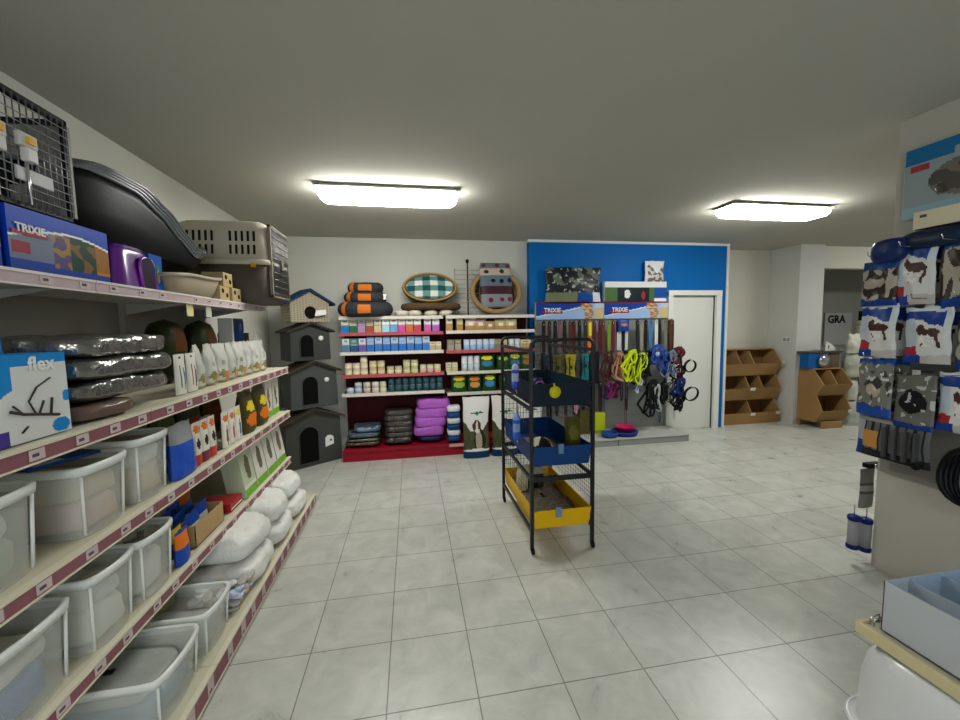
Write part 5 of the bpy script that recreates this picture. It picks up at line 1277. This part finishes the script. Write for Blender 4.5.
hookset(1.105, (1.88,), .22)
t = thing('lead_bundle', 'bundle of black leads in film hanging at the right photo edge', 'lead', (2.86, 1.535, .99), -90)
for k in range(4):
    MB().tube([((.07+.01*k)*math.cos(2*PI*i/20)*(1), -.02*k+.01*math.sin(6*PI*i/20), -.17 + (.17-.008*k)*math.sin(2*PI*i/20)) for i in range(20)], .014, M('#121316',.35), 8, closed=True).build('lead_coil', t)
hookset(1.0, (1.535,), .16)
# the lint rollers on the wall end
for k, (x, y, z, lab) in enumerate([(2.92, 2.12, .10, 'blue-capped clear roller tube, left of the hanging pair'), (3.01, 2.11, .075, 'blue-capped clear roller tube, right of the hanging pair')]):
    t = thing('roller_tube', lab, 'tube', (x, y, z))
    MB().lathe([(.031,.02),(.031,.20)], M('#9c9ca2',.25), 20).build('tube_body', t)
    for zz in (0, .198): MB().lathe([(.001,zz),(.034,zz),(.036,zz+.008),(.036,zz+.024),(.030,zz+.032),(.001,zz+.032)], M('#16246e',.35), 20).build('blue_cap', t, 'dark blue cap')
    MB().tube([(0,0,.23),(0,0,.30)], .003, hookm, 6).build('hang_wire', t)
o = pouch(.12, .035, .27, band((.35, M('#7d7b76',.35)), (.42, M('#4a4a4c',.4)), (.6, M('#8f8c86',.35)), (.66, M('#4a4a4c',.4)), (1, M('#6f6c68',.35))), 10, 14, .004, 9).build('grey_sleeve'); place(o, (3.02, 2.13, .375)); tag(o, 'grey striped sleeve hanging above the roller tubes on the wall end', 'pack')
t = thing('wall_end_rail', 'short black and chrome bracket on the wall end above the grey sleeve', 'bracket', (3.02, 2.10, .665)); MB().box(-.06,.05,-.02,.02,0,.03, black).build('bracket_bar', t); MB().lathe([(.001,-.012),(.014,-.012),(.014,.012),(.001,.012)], metalc, 14, (-.01,-.025,.015), 'y').build('chrome_stud', t)

# ---------------------------------------------------------------- table with divided trays, white hood below
tt = thing('display_table', 'low table with a cream wooden edge at the lower right corner', 'table', (1.65, 1.16, 0))
MB().box(.012, .95, -1.2, 0, .458, .488, M('#b9b3a0',.6)).build('table_board', tt)
b = MB(); cw = M('#d3c79c', .55, var=.08); b.box(0, .012, -1.2, 0.004, .452, .496, cw); b.box(0, .95, 0, .012, .452, .496, cw); b.build('edge_strip', tt, bevel=.002)
for (x, y) in ((.6,-.06),(.9,-.06),(.6,-1.14),(.9,-1.14)): MB().box(x-.02, x+.02, y-.02, y+.02, 0, .458, M('#8a8a86',.5)).build('leg', tt)
MB().box(.02, .95, -1.1, -.01, .06, .08, M('#b9b3a0',.6)).build('lower_shelf', tt)
t = thing('price_holder', 'small chrome wire price holder on the corner of the table edge', 'price holder', (1.70, 1.13, .496))
MB().tube([(-.02,0,0),(-.02,0,.028),(.02,0,.034),(.02,0,.0)], .0028, hookm, 6).tube([(-.02,.012,0),(-.02,.012,.028),(.02,.012,.034),(.02,.012,0)], .0028, hookm, 6).build('wire_frame', t)
lb, lbd = M('#a3adb8', .5), M('#93a6b8', .5)
for k, (x0, x1, m, lab) in enumerate([(1.69,1.80,lb,'narrow grey-blue tray box with tall white front, first on the table'),(1.803,1.955,lbd,'pale blue tray box, second on the table'),(1.958,2.135,lbd,'wide pale blue tray box, third on the table'),(2.138,2.36,M('#8c9aa6',.5),'wide grey tray box, fourth on the table')]):
    t = thing('tray_box', lab, 'tray', (x0, .50, .496), 0, 'tray boxes on the table')
    W_, L_, H_ = x1-x0, .615, .19; th = .003; fr_ = M('#b9bec4',.5) if k == 0 else m
    for q, mm in (((0,th,0,L_,0,H_ if k == 0 else H_-.012),fr_),((W_-th,W_,0,L_,0,H_-.012),m),((0,W_,0,th,0,H_-.03),m),((0,W_,L_-th,L_,0,H_),m),((0,W_,0,L_,0,th),m)):
        MB().box(*q, mm).build('tray_panel', t)
t = thing('litter_hood', 'glossy white rounded plastic litter tray hood under the table edge', 'litter tray', (1.885, .70, .082))
wh = M('#dfe1e4', .22, coat=.4)
loft([rr(.50*k2, 1.0*k3, z, 6, 96) for k2, k3, z in ((1.08,1.07,.0),(1.08,1.07,.012),(1.01,1.02,.016),(1.0,1.0,.03),(.99,.985,.20),(.97,.955,.29),(.92,.90,.34),(.80,.80,.360),(.1,.3,.366))], wh).build('hood_shell', t)
MB().tube(rr(.555, 1.075, .008, 4.5, 64), .008, wh, 8, closed=True).build('hood_rim', t)
# ---------------------------------------------------------------- camera, daylight, view
cam = bpy.data.cameras.new('camera'); co = bpy.data.objects.new('camera', cam); COL.objects.link(co)
yaw, pitch, roll = .1705, -.0823, -.0165
cam.sensor_width = 36; cam.lens = 396.05 / 960 * 36; cam.clip_start = .02
f = Vector((math.sin(yaw)*math.cos(pitch), math.cos(yaw)*math.cos(pitch), math.sin(pitch)))
r0 = Vector((math.cos(yaw), -math.sin(yaw), 0)); u0 = r0.cross(f)
r = r0*math.cos(roll) + u0*math.sin(roll); u = -r0*math.sin(roll) + u0*math.cos(roll)
mw = Matrix(((r.x, u.x, -f.x, 0), (r.y, u.y, -f.y, 0), (r.z, u.z, -f.z, 1.641), (0,0,0,1)))
co.matrix_world = mw
S.camera = co
W = bpy.data.worlds.new('daylight'); S.world = W; W.use_nodes = True
bg = W.node_tree.nodes['Background']; bg.inputs[0].default_value = (.75, .86, 1.0, 1); bg.inputs[1].default_value = 2.0
S.view_settings.view_transform = 'Standard'; S.view_settings.look = 'None'
S.view_settings.gamma = 1; S.view_settings.exposure = 1.22; S.view_settings.use_curve_mapping = False
S.cycles.use_denoising = True
S.cycles.max_bounces = 8; S.cycles.diffuse_bounces = 5; S.cycles.glossy_bounces = 3; S.cycles.transmission_bounces = 6; S.cycles.transparent_max_bounces = 10
S.cycles.sample_clamp_indirect = 6; S.cycles.caustics_reflective = False; S.cycles.caustics_refractive = False
